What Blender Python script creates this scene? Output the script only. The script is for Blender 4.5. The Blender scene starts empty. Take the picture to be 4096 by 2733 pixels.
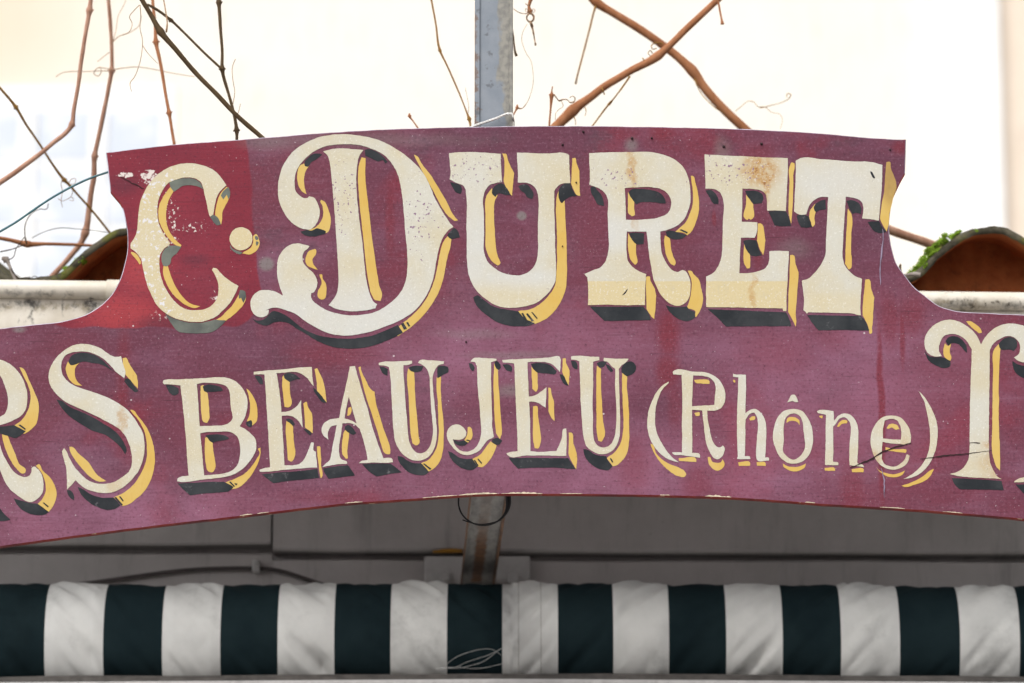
import bpy, math, random
from mathutils import Vector, noise as mnoise
from mathutils.geometry import tessellate_polygon

random.seed(7)
scn = bpy.context.scene
COL = scn.collection

# ------------------------------------------------------------------ camera
LENS, PITCH, CY, CZ = 142.0, math.radians(14.0), -5.0, 1.6
FPX = 4096 * LENS / 36.0
cd = bpy.data.cameras.new("camera")
cam = bpy.data.objects.new("camera", cd)
COL.objects.link(cam)
cam.location = (0, CY, CZ)
cam.rotation_euler = (math.pi / 2 + PITCH, 0, 0)
cd.lens = LENS
cd.sensor_width = 36
cd.clip_start = 0.05
cd.clip_end = 500
cd.dof.use_dof = True
cd.dof.focus_distance = 5.15
cd.dof.aperture_fstop = 5.6
scn.camera = cam

# ------------------------------------------------------------------ light
world = bpy.data.worlds.new("World")
scn.world = world
world.use_nodes = True
wn = world.node_tree
wn.nodes.clear()
sky = wn.nodes.new("ShaderNodeTexSky")
sky.sky_type = 'NISHITA'
sky.sun_disc = False
SUN_EL, SUN_AZ = math.radians(48), math.radians(205)
sky.sun_elevation = SUN_EL
sky.sun_rotation = SUN_AZ
sky.air_density = 1.0
sky.dust_density = 4.0
sky.ozone_density = 1.0
hs = wn.nodes.new("ShaderNodeHueSaturation")      # thin overcast: whiter than a clear sky
hs.inputs["Saturation"].default_value = 0.22
bg = wn.nodes.new("ShaderNodeBackground")
bg.inputs["Strength"].default_value = 0.15
wo = wn.nodes.new("ShaderNodeOutputWorld")
wn.links.new(sky.outputs[0], hs.inputs["Color"])
wn.links.new(hs.outputs[0], bg.inputs["Color"])
wn.links.new(bg.outputs[0], wo.inputs["Surface"])

sl = bpy.data.lights.new("sun", 'SUN')
sl.energy = 1.0
sl.angle = math.radians(25)
sl.color = (1.0, 0.96, 0.9)
sun = bpy.data.objects.new("sun", sl)
COL.objects.link(sun)
# sun_rotation turns from +Y towards +X
sd = Vector((math.sin(SUN_AZ) * math.cos(SUN_EL), math.cos(SUN_AZ) * math.cos(SUN_EL), math.sin(SUN_EL)))
sun.rotation_euler = sd.to_track_quat('Z', 'Y').to_euler()

scn.view_settings.view_transform = 'Standard'
scn.view_settings.look = 'None'
scn.view_settings.exposure = 0.45
scn.view_settings.gamma = 1.0
scn.view_settings.use_curve_mapping = False

# ------------------------------------------------------------------ helpers
SP, CP = math.sin(PITCH), math.cos(PITCH)


def at(u, v, Y):
    """the point at depth Y that a line from the camera through photo pixel (u, v) meets"""
    a, b = (u - 2048) / FPX, (1366.5 - v) / FPX
    d = Vector((a, CP - b * SP, SP + b * CP))
    t = (Y - CY) / d.y
    return Vector((d.x * t, Y, CZ + d.z * t))


def px(Y, v=1366):
    """size of a photo pixel at depth Y"""
    b = (1366.5 - v) / FPX
    return (Y - CY) / (CP - b * SP) / FPX


def mesh_obj(name, verts, faces, mat=None, parent=None, smooth=False, mats=None, mi=None, loc=None):
    me = bpy.data.meshes.new(name)
    me.from_pydata([tuple(v) for v in verts], [], faces)
    if mats:
        for m in mats:
            me.materials.append(m)
        if mi:
            me.polygons.foreach_set("material_index", mi)
    elif mat:
        me.materials.append(mat)
    if smooth:
        me.polygons.foreach_set("use_smooth", [True] * len(me.polygons))
    me.update()
    o = bpy.data.objects.new(name, me)
    COL.objects.link(o)
    if parent:
        o.parent = parent
    if loc is not None:
        o.location = loc
    return o


def empty(name, loc):
    o = bpy.data.objects.new(name, None)
    o.empty_display_size = 0.05
    COL.objects.link(o)
    o.location = loc
    return o


def tag(o, label=None, cat=None, group=None, kind=None):
    if label: o["label"] = label
    if cat: o["category"] = cat
    if group: o["group"] = group
    if kind: o["kind"] = kind
    return o


def catmull(pts, closed, n=5):
    """pts: list of (tuple, corner?) -> smoothed list of tuples (any dimension)"""
    N = len(pts)
    out = []
    rng = N if closed else N - 1
    for i in range(rng):
        p1, c1 = pts[i]
        p2, c2 = pts[(i + 1) % N]
        p0 = pts[(i - 1) % N][0] if (closed or i > 0) else p1
        p3 = pts[(i + 2) % N][0] if (closed or i + 2 < N) else p2
        if c1: p0 = p1
        if c2: p3 = p2
        out.append(tuple(p1))
        if c1 and c2:
            continue
        L = math.dist(p1, p2) + 1e-9
        m1 = [(b - a) * (L / (math.dist(p0, p1) + L)) if not c1 else (b2 - b) for a, b, b2 in zip(p0, p2, p2)] if False else None
        # non-uniform tangents
        def tang(pa, pb, pc, corner, fwd):
            la, lc = math.dist(pa, pb), math.dist(pb, pc)
            if la < 1e-9 or lc < 1e-9:
                return [(c - a) * (L / max(la + lc, 1e-9)) for a, c in zip(pa, pc)]
            return [((b - a) / la * lc + (c - b) / lc * la) / (la + lc) * L for a, b, c in zip(pa, pb, pc)]
        t1 = tang(p0, p1, p2, c1, True)
        t2 = tang(p1, p2, p3, c2, False)
        for k in range(1, n):
            t = k / n
            h1 = 2 * t**3 - 3 * t**2 + 1
            h2 = t**3 - 2 * t**2 + t
            h3 = -2 * t**3 + 3 * t**2
            h4 = t**3 - t**2
            out.append(tuple(h1 * a + h2 * b + h3 * c + h4 * d for a, b, c, d in zip(p1, t1, p2, t2)))
    if not closed:
        out.append(tuple(pts[-1][0]))
    return out


def parse(s, ox, oy, k, dx=0, dy=0):
    out = []
    for tok in s.split():
        c = tok.endswith('c')
        x, y = tok.rstrip('c').split(',')
        out.append(((ox + (float(x) + dx) * k, oy + (float(y) + dy) * k), c))
    return out


def clean(poly):
    out = []
    for p in poly:
        if not out or math.dist(p, out[-1]) > 0.3:
            out.append(p)
    while len(out) > 3 and math.dist(out[0], out[-1]) < 0.3:
        out.pop()
    return out


def fill(polys):
    """polys: outer + holes as 2-D lists -> verts, tris"""
    vs = [p for poly in polys for p in poly]
    tris = tessellate_polygon([[Vector((p[0], p[1], 0)) for p in poly] for poly in polys])
    return vs, [tuple(t) for t in tris]


class Bag:
    """collects shapes for one mesh object"""
    def __init__(s):
        s.v, s.f, s.m = [], [], []

    def add(s, v, f, mi=0):
        o = len(s.v)
        s.v += [Vector(p) for p in v]
        s.f += [tuple(i + o for i in q) for q in f]
        s.m += [mi] * len(f)

    def box(s, a, b, mi=0):
        (x0, y0, z0), (x1, y1, z1) = a, b
        v = [(x0, y0, z0), (x1, y0, z0), (x1, y1, z0), (x0, y1, z0), (x0, y0, z1), (x1, y0, z1), (x1, y1, z1), (x0, y1, z1)]
        f = [(0, 3, 2, 1), (4, 5, 6, 7), (0, 1, 5, 4), (1, 2, 6, 5), (2, 3, 7, 6), (3, 0, 4, 7)]
        s.add(v, f, mi)

    def bbox(s, a, b, r, mi=0):
        """box with chamfered edges"""
        (x0, y0, z0), (x1, y1, z1) = a, b
        v, idx = [], {}
        for ix, X in enumerate((x0, x1)):
            for iy, Y in enumerate((y0, y1)):
                for iz, Z in enumerate((z0, z1)):
                    sx, sy, sz = (1 - 2 * ix), (1 - 2 * iy), (1 - 2 * iz)
                    idx[ix, iy, iz] = len(v)
                    v += [(X, Y + sy * r, Z + sz * r), (X + sx * r, Y, Z + sz * r), (X + sx * r, Y + sy * r, Z)]
        f = []
        for ax in range(3):
            for e in (0, 1):
                o = [(0, 0), (1, 0), (1, 1), (0, 1)]
                q = []
                for p in o:
                    k = list(p); k.insert(ax, e)
                    q.append(idx[tuple(k)] + ax)
                f.append(tuple(q))
        for ax in range(3):
            b1, b2 = [i for i in range(3) if i != ax]
            for p in ((0, 0), (1, 0), (1, 1), (0, 1)):
                k0 = list(p); k0.insert(ax, 0)
                k1 = list(p); k1.insert(ax, 1)
                A, B = idx[tuple(k0)], idx[tuple(k1)]
                f.append((A + b1, A + b2, B + b2, B + b1))
        for A in idx.values():
            f.append((A, A + 1, A + 2))
        s.add(v, f, mi)

    def tube(s, pts, rad, n=8, mi=0, cap=True):
        P = [Vector(p) for p in pts]
        N = len(P)
        if not hasattr(rad, '__len__'):
            rad = [rad] * N
        T = [(P[min(i + 1, N - 1)] - P[max(i - 1, 0)]).normalized() for i in range(N)]
        ref = Vector((0, 1, 0)) if abs(T[0].y) < 0.9 else Vector((1, 0, 0))
        u = T[0].cross(ref).normalized()
        v, f = [], []
        for i in range(N):
            u = (u - T[i] * u.dot(T[i])).normalized()
            w = T[i].cross(u)
            for j in range(n):
                a = 2 * math.pi * j / n
                v.append(P[i] + (u * math.cos(a) + w * math.sin(a)) * rad[i])
        for i in range(N - 1):
            for j in range(n):
                f.append((i * n + j, i * n + (j + 1) % n, (i + 1) * n + (j + 1) % n, (i + 1) * n + j))
        if cap:
            f.append(tuple(reversed(range(n))))
            f.append(tuple((N - 1) * n + j for j in range(n)))
        s.add(v, f, mi)

    def build(s, name, mat=None, parent=None, smooth=False, mats=None, origin=None):
        o = origin if origin is not None else Vector((0, 0, 0))
        return mesh_obj(name, [p - o for p in s.v], s.f, mat, parent, smooth, mats, s.m if mats else None)


# ------------------------------------------------------------------ material helpers
class NT:
    def __init__(s, name):
        s.m = bpy.data.materials.new(name)
        s.m.use_nodes = True
        s.t = s.m.node_tree
        s.p = s.t.nodes["Principled BSDF"]
        tc = s.t.nodes.new("ShaderNodeTexCoord")
        s.P = tc.outputs["Object"]

    def node(s, typ, **kw):
        n = s.t.nodes.new(typ)
        for k, v in kw.items():
            setattr(n, k, v)
        return n

    def link(s, a, b):
        s.t.links.new(a, b)

    def put(s, sock, val):
        if isinstance(val, bpy.types.NodeSocket):
            s.link(val, sock)
        elif val is not None:
            if isinstance(val, (tuple, list)) and len(val) == 3 and sock.type == 'RGBA':
                val = (*val, 1)
            sock.default_value = val

    def math(s, op, a, b=None, c=None, clamp=False):
        n = s.node("ShaderNodeMath", operation=op)
        n.use_clamp = clamp
        s.put(n.inputs[0], a); s.put(n.inputs[1], b)
        if c is not None: s.put(n.inputs[2], c)
        return n.outputs[0]

    def vmath(s, op, a, b=None):
        n = s.node("ShaderNodeVectorMath", operation=op)
        s.put(n.inputs[0], a)
        if b is not None: s.put(n.inputs[1], b)
        return n.outputs["Value"] if op == 'LENGTH' else n.outputs["Vector"]

    def mapv(s, v, scale=(1, 1, 1), loc=(0, 0, 0), rot=(0, 0, 0)):
        n = s.node("ShaderNodeMapping")
        s.put(n.inputs["Vector"], v)
        n.inputs["Scale"].default_value = scale
        n.inputs["Location"].default_value = loc
        n.inputs["Rotation"].default_value = rot
        return n.outputs[0]

    def noise(s, v, scale, detail=4, rough=0.55, dist=0.0, color=False):
        n = s.node("ShaderNodeTexNoise")
        s.put(n.inputs["Vector"], v)
        n.inputs["Scale"].default_value = scale
        n.inputs["Detail"].default_value = detail
        n.inputs["Roughness"].default_value = rough
        n.inputs["Distortion"].default_value = dist
        return n.outputs["Color"] if color else n.outputs["Fac"]

    def ramp(s, x, a, b, lo=0.0, hi=1.0, smooth=True):
        n = s.node("ShaderNodeMapRange")
        n.interpolation_type = 'SMOOTHSTEP' if smooth else 'LINEAR'
        s.put(n.inputs["Value"], x)
        n.inputs["From Min"].default_value = a
        n.inputs["From Max"].default_value = b
        n.inputs["To Min"].default_value = lo
        n.inputs["To Max"].default_value = hi
        return n.outputs[0]

    def mix(s, f, a, b):
        n = s.node("ShaderNodeMix", data_type='RGBA')
        s.put(n.inputs[0], f); s.put(n.inputs[6], a); s.put(n.inputs[7], b)
        return n.outputs[2]

    def bump(s, h, strength, dist=0.001):
        n = s.node("ShaderNodeBump")
        n.inputs["Strength"].default_value = strength
        n.inputs["Distance"].default_value = dist
        s.link(h, n.inputs["Height"])
        s.link(n.outputs[0], s.p.inputs["Normal"])

    def ell(s, v, c, r, soft=0.3):
        """1 inside an ellipse in the X-Z plane, soft edge"""
        d = s.vmath('SUBTRACT', v, (c[0], 0, c[1]))
        d = s.vmath('MULTIPLY', d, (1 / r[0], 0, 1 / r[1]))
        return s.ramp(s.vmath('LENGTH', d), 1 - soft, 1 + soft, 1, 0)

    def rbox(s, v, c, h, r, soft):
        """1 inside a rounded box in the X-Z plane"""
        d = s.vmath('SUBTRACT', v, (c[0], 0, c[1]))
        d = s.vmath('ABSOLUTE', d)
        d = s.vmath('SUBTRACT', d, (h[0] - r, 1e3, h[1] - r))
        d = s.vmath('MAXIMUM', d, (0, 0, 0))
        d = s.vmath('MULTIPLY', d, (1, 0, 1))
        return s.ramp(s.vmath('LENGTH', d), r - soft, r + soft, 1, 0)

    def mx(s, a, b):
        return s.math('MAXIMUM', a, b)

    def mul(s, a, b):
        return s.math('MULTIPLY', a, b)

    def done(s, color, rough=0.6, spec=0.5, metal=0.0):
        s.put(s.p.inputs["Base Color"], color)
        s.put(s.p.inputs["Roughness"], rough)
        s.put(s.p.inputs["Specular IOR Level"], spec)
        s.put(s.p.inputs["Metallic"], metal)
        return s.m


SIGN = at(2048, 1990, 0.0)          # origin of the sign: middle of its lower edge


def sp(u, v):
    """sign coordinates (x, z) of a photo pixel"""
    p = at(u, v, 0) - SIGN
    return (p.x, p.z)


K = px(0)
# ------------------------------------------------------------------ materials of the sign
def e_(t, v, u, w, ru, rv, soft=0.4):
    return t.ell(v, sp(u, w), (ru * K, rv * K), soft)


def mat_board():
    t = NT("maroon_paint")
    P = t.P
    big = t.noise(P, 3.2, 5, 0.6)
    mid = t.noise(t.mapv(P, (1, 1, 1.6), (3, 0, 1)), 9, 5, 0.6)
    c = t.mix(t.ramp(big, 0.32, 0.68), (0.108, 0.034, 0.058), (0.148, 0.034, 0.055))
    c = t.mix(t.ramp(mid, 0.5, 0.75, 0, 0.5), c, (0.150, 0.070, 0.102))
    c = t.mix(t.ramp(t.noise(P, 5.5, 4, 0.6, 0.4), 0.54, 0.70, 0, 0.8), c, (0.175, 0.024, 0.040))
    # mottled chalking of the old paint, then the painted sheen
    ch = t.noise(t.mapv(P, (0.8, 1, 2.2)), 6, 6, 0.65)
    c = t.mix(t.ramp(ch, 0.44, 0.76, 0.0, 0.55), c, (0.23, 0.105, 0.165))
    low_sheen = t.mx(e_(t, P, 2250, 1890, 900, 190, 0.75), e_(t, P, 500, 2060, 700, 130, 0.7))  # pale gloss reflection of the lower areas, painted into the colour
    low_sheen = t.mx(low_sheen, e_(t, P, 2000, 1420, 620, 170, 0.8))
    low_sheen = t.mx(low_sheen, e_(t, P, 3300, 1560, 500, 330, 0.8))
    low_sheen = t.mul(low_sheen, t.ramp(t.noise(P, 10, 5, 0.65), 0.25, 0.7, 0.25, 1.0))
    c = t.mix(t.mul(low_sheen, 0.55), c, (0.315, 0.135, 0.215))
    # repainted corner round the letter C: fresher, redder paint
    n = t.node("ShaderNodeVectorMath", operation='SCALE')
    t.link(t.vmath('SUBTRACT', t.noise(P, 16, 3, 0.5, color=True), (0.5, 0.5, 0.5)), n.inputs[0])
    n.inputs["Scale"].default_value = 0.016
    Pw = t.vmath('ADD', P, n.outputs[0])
    cx, cz = sp(560, 830)
    sep = t.node("ShaderNodeSeparateXYZ"); t.link(Pw, sep.inputs[0])
    comb = t.node("ShaderNodeCombineXYZ")
    t.link(t.math('ADD', sep.outputs[0], t.mul(sep.outputs[2], 0.10)), comb.inputs[0])
    t.link(sep.outputs[2], comb.inputs[2])
    patch = t.rbox(comb.outputs[0], (cx + 0.10 * cz, cz), (455 * K, 500 * K), 150 * K, 6 * K)
    patch = t.mul(patch, t.ramp(t.noise(P, 6, 4), 0.2, 0.55, 0.78, 1))
    red = t.mix(t.ramp(t.noise(P, 8, 4, 0.6), 0.35, 0.7), (0.165, 0.017, 0.032), (0.215, 0.024, 0.040))
    brt = t.mx(e_(t, P, 480, 1250, 150, 80, 0.8), e_(t, P, 560, 1080, 90, 90, 0.9))
    red = t.mix(t.mul(brt, 0.8), red, (0.36, 0.045, 0.052))
    drk = t.mx(e_(t, P, 500, 740, 60, 40, 0.7), e_(t, P, 640, 1295, 90, 30, 0.7))
    drk = t.mx(drk, e_(t, P, 780, 1040, 60, 22, 0.7))
    red = t.mix(t.mul(drk, 0.6), red, (0.10, 0.022, 0.036))
    c = t.mix(patch, c, red)
    # run marks of red where old paint shows
    n2 = t.node("ShaderNodeVectorMath", operation='SCALE')
    t.link(t.vmath('SUBTRACT', t.noise(t.mapv(P, (1, 1, 0.5)), 20, 3, 0.5, color=True), (0.5, 0.5, 0.5)), n2.inputs[0])
    n2.inputs["Scale"].default_value = 0.012
    Pd = t.vmath('ADD', P, n2.outputs[0])
    runs = None
    for (u, v, ru, rv, s, w) in [(3523, 1640, 13, 370, .5, .8), (3560, 1280, 42, 110, .6, .55), (3640, 1250, 55, 90, .7, .5), (3610, 1340, 10, 120, .6, .7),
                                 (2675, 1340, 45, 95, .6, .75), (2670, 1480, 45, 70, .6, .7), (2700, 1620, 30, 90, .6, .45), (490, 1500, 22, 210, .7, .5), (3030, 980, 22, 120, .6, .45),
                                 (3030, 630, 60, 60, .7, .45), (1560, 890, 18, 140, .6, .5), (2540, 1870, 60, 110, .7, .4), (2790, 1930, 60, 60, .6, .45), (3410, 1940, 45, 110, .6, .45),
                                 (2860, 870, 9, 30, .5, .7), (1330, 1420, 160, 60, .8, .5), (3110, 1400, 130, 80, .8, .35), (3330, 1350, 80, 60, .8, .35),
                                 (2500, 530, 60, 30, .7, .5), (2640, 540, 50, 25, .7, .5), (3600, 590, 30, 30, .7, .7), (1340, 1990, 150, 30, .8, .4), (900, 1560, 120, 160, .9, .2)]:
        e = t.mul(e_(t, Pd, u, v, ru, rv, s), w)
        runs = e if runs is None else t.mx(runs, e)
    c = t.mix(runs, c, (0.16, 0.018, 0.028))
    # grey dabs and dirty streaks
    g = None
    for (u, v, ru, rv, s, w) in [(1066, 1058, 30, 27, .4, .8), (2087, 862, 19, 18, .35, .8), (2040, 1560, 60, 25, .8, .5), (1900, 1340, 130, 18, .9, .3),
                                 (2060, 1420, 160, 14, .9, .35), (1080, 570, 100, 30, .9, .4), (2520, 580, 22, 28, .8, .6), (2890, 600, 30, 50, .8, .4),
                                 (3360, 510, 260, 14, .9, .3), (3180, 1000, 60, 40, .8, .3), (80, 1320, 22, 10, .7, .7), (1450, 560, 400, 26, .9, .3)]:
        e = t.mul(e_(t, Pd, u, v, ru, rv, s), w)
        g = e if g is None else t.mx(g, e)
    c = t.mix(g, c, (0.19, 0.17, 0.165))
    inv = t.math('SUBTRACT', 1.0, t.mul(patch, 0.8))
    # sooty greyed upper edge and blotches
    soot = t.ramp(t.noise(t.mapv(P, (1, 1, 1.5), (8, 0, 3)), 13, 6, 0.72), 0.50, 0.72, 0, 0.6)
    top = t.mx(e_(t, P, 2300, 560, 1500, 110, 0.8), e_(t, P, 1150, 800, 240, 260, 0.8))
    top = t.mx(top, t.mul(e_(t, P, 1400, 1500, 500, 110, 0.9), 0.8))
    c = t.mix(t.mul(t.mul(soot, inv), t.math('ADD', top, 0.35)), c, (0.080, 0.045, 0.062))
    # plywood grain telegraphing through, fine dark checks
    gr = t.noise(t.mapv(P, (1.6, 1, 34)), 8, 8, 0.75, 0.6)
    c = t.mix(t.ramp(gr, 0.50, 0.76, 0, 0.38), c, (0.062, 0.022, 0.036))
    gr2 = t.noise(t.mapv(P, (1.5, 1, 26), (2, 0, 9)), 7, 6, 0.7)
    c = t.mix(t.mul(t.ramp(gr2, 0.54, 0.76, 0, 0.28), inv), c, (0.26, 0.145, 0.20))
    fg = t.noise(P, 260, 4, 0.7)
    c = t.mix(t.ramp(fg, 0.52, 0.72, 0, 0.65), c, (0.052, 0.018, 0.030))
    c = t.mix(t.mul(t.ramp(fg, 0.48, 0.28, 0, 0.4), inv), c, (0.26, 0.145, 0.20))
    ck = t.noise(t.mapv(P, (2.5, 1, 110), (5, 0, 2)), 5, 4, 0.6)
    c = t.mix(t.mul(t.ramp(ck, 0.64, 0.70, 0, 0.85), t.ramp(big, 0.35, 0.55)), c, (0.045, 0.018, 0.026))
    # tiny worn specks
    sk = t.noise(P, 330, 2, 0.5)
    c = t.mix(t.mul(t.ramp(sk, 0.68, 0.74, 0, 0.8), t.ramp(mid, 0.44, 0.60)), c, (0.5, 0.42, 0.45))
    vo = t.node("ShaderNodeTexVoronoi"); t.link(P, vo.inputs["Vector"]); vo.inputs["Scale"].default_value = 60
    dot = t.ramp(vo.outputs["Distance"], 0.035, 0.10, 1, 0)
    vs = t.node("ShaderNodeSeparateColor"); t.link(vo.outputs["Color"], vs.inputs[0])
    dot = t.mul(dot, t.ramp(vs.outputs[0], 0.905, 0.97, 0, 0.8))
    c = t.mix(dot, c, (0.6, 0.54, 0.55))
    # flaked white round the C
    fl = t.noise(P, 190, 4, 0.65)
    reg = t.mx(e_(t, P, 505, 700, 42, 12, 0.5), e_(t, P, 595, 705, 34, 30, 0.7))
    reg = t.mx(reg, t.mul(e_(t, P, 680, 900, 50, 160, 0.7), 0.55))
    reg = t.mx(reg, t.mul(e_(t, P, 640, 1260, 60, 30, 0.8), 0.5))
    reg = t.mx(reg, t.mul(e_(t, P, 770, 910, 60, 26, 0.8), 0.6))
    reg = t.mx(reg, t.mul(e_(t, P, 870, 1190, 30, 60, 0.8), 0.6))
    c = t.mix(t.ramp(t.math('ADD', fl, t.mul(reg, 0.32)), 0.72, 0.78), c, (0.62, 0.56, 0.52))
    h = t.math('ADD', t.mul(gr, 0.7), t.mul(t.noise(P, 220, 3, 0.6), 0.5))
    t.bump(h, 0.5, 0.001)
    return t.done(c, t.ramp(ch, 0.3, 0.8, 0.42, 0.62), 0.13)


def mat_cream():
    t = NT("cream_paint")
    P = t.P
    a = t.noise(P, 11, 5, 0.6)
    c = t.mix(t.ramp(a, 0.35, 0.65), (0.515, 0.463, 0.335), (0.525, 0.510, 0.445))
    # bluish white overpaint in the middle of the big letters, yellowed feet
    w = t.mx(e_(t, P, 1500, 1250, 420, 130, 0.6), e_(t, P, 1900, 980, 60, 260, 0.6))
    w = t.mx(w, e_(t, P, 2480, 930, 260, 70, 0.7))
    w = t.mx(w, e_(t, P, 3350, 740, 200, 90, 0.8))
    w = t.mx(w, e_(t, P, 2070, 1120, 200, 45, 0.8))
    c = t.mix(t.mul(w, 0.6), c, (0.535, 0.54, 0.53))
    yb = t.rbox(P, sp(2757, 1220), (410 * K, 98 * K), 4 * K, 3 * K)
    yb = t.mx(yb, t.mul(t.rbox(P, sp(2010, 1200), (200 * K, 60 * K), 45 * K, 40 * K), 0.4))
    yb = t.mx(yb, t.mul(t.rbox(P, sp(3330, 1230), (130 * K, 55 * K), 40 * K, 36 * K), 0.5))
    yb = t.mx(yb, t.mul(e_(t, P, 700, 1000, 300, 420, 0.4), 0.72))
    yb = t.mx(yb, t.mul(e_(t, P, 960, 960, 60, 60, 0.3), 0.8))
    c = t.mix(t.mul(yb, 0.9), c, (0.55, 0.455, 0.255))
    # old rust runs
    n2 = t.node("ShaderNodeVectorMath", operation='SCALE')
    t.link(t.vmath('SUBTRACT', t.noise(P, 40, 4, 0.6, color=True), (0.5, 0.5, 0.5)), n2.inputs[0])
    n2.inputs["Scale"].default_value = 0.03
    Pd = t.vmath('ADD', P, n2.outputs[0])
    st = None
    for (u, v, ru, rv, s, wt) in [(3045, 680, 70, 75, .6, .9), (3065, 730, 18, 70, .5, 1), (2528, 670, 20, 85, .5, .7), (2540, 900, 10, 35, .5, .4), (3012, 1170, 14, 70, .5, .6),
                                  (485, 1680, 15, 60, .4, .55), (455, 1950, 22, 40, .7, .25), (3490, 1830, 30, 40, .6, .5), (3620, 1800, 40, 60, .7, .3), (4000, 1860, 70, 80, .7, .45), (3950, 1790, 30, 20, .6, .5)]:
        e = t.mul(e_(t, Pd, u, v, ru, rv, s), wt)
        st = e if st is None else t.mx(st, e)
    sn = t.ramp(t.noise(P, 90, 4, 0.7), 0.3, 0.62, 0.25, 1)
    st = t.mul(st, sn)
    c = t.mix(st, c, (0.40, 0.21, 0.05))
    c = t.mix(t.ramp(t.mul(st, t.noise(P, 220, 3, 0.7)), 0.42, 0.55, 0, 0.8), c, (0.22, 0.09, 0.03))
    # chips through to the maroon
    chn = t.noise(P, 230, 3, 0.55)
    reg = t.ramp(t.noise(t.mapv(P, (1, 1, 1), (9, 2, 4)), 12, 3, 0.5), 0.45, 0.68)
    up = t.mx(e_(t, P, 1900, 680, 150, 80, 0.6), e_(t, P, 2480, 720, 170, 60, 0.6))
    up = t.mx(up, e_(t, P, 2930, 690, 160, 90, 0.6))
    up = t.mx(up, e_(t, P, 1380, 800, 80, 160, 0.6))
    up = t.mx(up, e_(t, P, 1680, 880, 80, 160, 0.6))
    reg = t.mx(t.mul(reg, 0.25), up)
    c = t.mix(t.ramp(t.math('ADD', chn, t.mul(reg, 0.13)), 0.735, 0.765), c, (0.22, 0.13, 0.20))
    ck = t.noise(t.mapv(P, (3, 1, 60), (2, 0, 7)), 14, 4, 0.6)
    c = t.mix(t.ramp(ck, 0.67, 0.74, 0, 0.7), c, (0.16, 0.13, 0.09))
    c = t.mix(t.ramp(t.noise(P, 320, 3, 0.6), 0.69, 0.74, 0, 0.7), c, (0.20, 0.16, 0.13))
    c = t.mix(t.ramp(t.noise(t.mapv(P, (1, 1, 1), (3, 6, 2)), 32, 6, 0.7), 0.56, 0.74, 0, 0.4), c, (0.42, 0.385, 0.30))
    # white flakes on the C
    fl = t.noise(P, 120, 4, 0.65)
    cz = t.mul(e_(t, P, 620, 1000, 190, 420, 0.4), 0.16)
    c = t.mix(t.ramp(t.math('ADD', fl, cz), 0.72, 0.77), c, (0.62, 0.61, 0.63))
    sk = t.noise(P, 420, 2, 0.5)
    c = t.mix(t.ramp(sk, 0.60, 0.70, 0, 0.55), c, (0.66, 0.65, 0.61))
    brush = t.noise(t.mapv(P, (26, 1, 5)), 7, 6, 0.65)
    c = t.mix(t.ramp(brush, 0.55, 0.75, 0, 0.35), c, (0.46, 0.42, 0.36))
    c = t.mix(t.ramp(brush, 0.42, 0.25, 0, 0.4), c, (0.66, 0.645, 0.60))
    t.bump(t.math('ADD', brush, t.noise(P, 250, 3, 0.6)), 0.5, 0.0008)
    return t.done(c, 0.55, 0.2)


def mat_yellow():
    t = NT("ochre_paint")
    P = t.P
    a = t.noise(P, 14, 5, 0.6)
    c = t.mix(t.ramp(a, 0.3, 0.7), (0.55, 0.355, 0.08), (0.56, 0.40, 0.125))
    d = t.mx(e_(t, P, 3580, 720, 60, 110, 0.5), t.mul(e_(t, P, 700, 700, 120, 60, 0.8), 0.4))
    c = t.mix(t.mul(d, t.ramp(t.noise(P, 30, 5, 0.6), 0.3, 0.6, 0.3, 0.95)), c, (0.33, 0.21, 0.07))
    ck = t.noise(t.mapv(P, (3, 1, 60), (2, 0, 7)), 14, 4, 0.6)
    c = t.mix(t.ramp(ck, 0.68, 0.76, 0, 0.5), c, (0.35, 0.2, 0.06))
    br = t.noise(t.mapv(P, (26, 1, 5)), 7, 6, 0.65)
    c = t.mix(t.ramp(br, 0.52, 0.72, 0, 0.45), c, (0.50, 0.30, 0.07))
    c = t.mix(t.ramp(t.noise(P, 300, 3, 0.6), 0.64, 0.72, 0, 0.5), c, (0.33, 0.2, 0.06))
    t.bump(br, 0.4, 0.0008)
    return t.done(c, 0.5, 0.2)


def mat_black():
    t = NT("black_shade_paint")
    P = t.P
    a = t.noise(P, 24, 5, 0.65)
    c = t.mix(t.ramp(a, 0.35, 0.7), (0.017, 0.020, 0.024), (0.038, 0.041, 0.045))
    gz = t.mx(e_(t, P, 700, 1000, 320, 430, 0.12), e_(t, P, 960, 960, 80, 80, 0.3))
    c = t.mix(gz, c, t.mix(t.ramp(a, 0.3, 0.7), (0.085, 0.09, 0.085), (0.15, 0.165, 0.14)))
    sc = t.noise(P, 55, 5, 0.7)
    c = t.mix(t.ramp(sc, 0.60, 0.74, 0, 0.6), c, (0.20, 0.19, 0.20))
    # thin brushed edge where the maroon grins through
    c = t.mix(t.ramp(t.noise(P, 130, 4, 0.7), 0.62, 0.75, 0, 0.35), c, (0.12, 0.06, 0.085))
    t.bump(t.noise(P, 160, 3, 0.6), 0.25, 0.0006)
    return t.done(c, 0.6, 0.12)


def mat_edge():
    t = NT("worn_board_edge")
    P = t.P
    n = t.noise(t.mapv(P, (1, 1, 1)), 30, 5, 0.65)
    c = t.mix(t.ramp(n, 0.35, 0.6), (0.20, 0.018, 0.018), (0.28, 0.05, 0.035))
    c = t.mix(t.ramp(t.noise(P, 45, 5, 0.7), 0.6, 0.68), c, (0.5, 0.40, 0.27))
    c = t.mix(t.ramp(t.noise(P, 12, 4, 0.6), 0.5, 0.62, 0, 0.7), c, (0.09, 0.02, 0.025))
    t.bump(t.noise(P, 120, 4, 0.7), 0.5, 0.001)
    return t.done(c, 0.6, 0.15)


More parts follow.
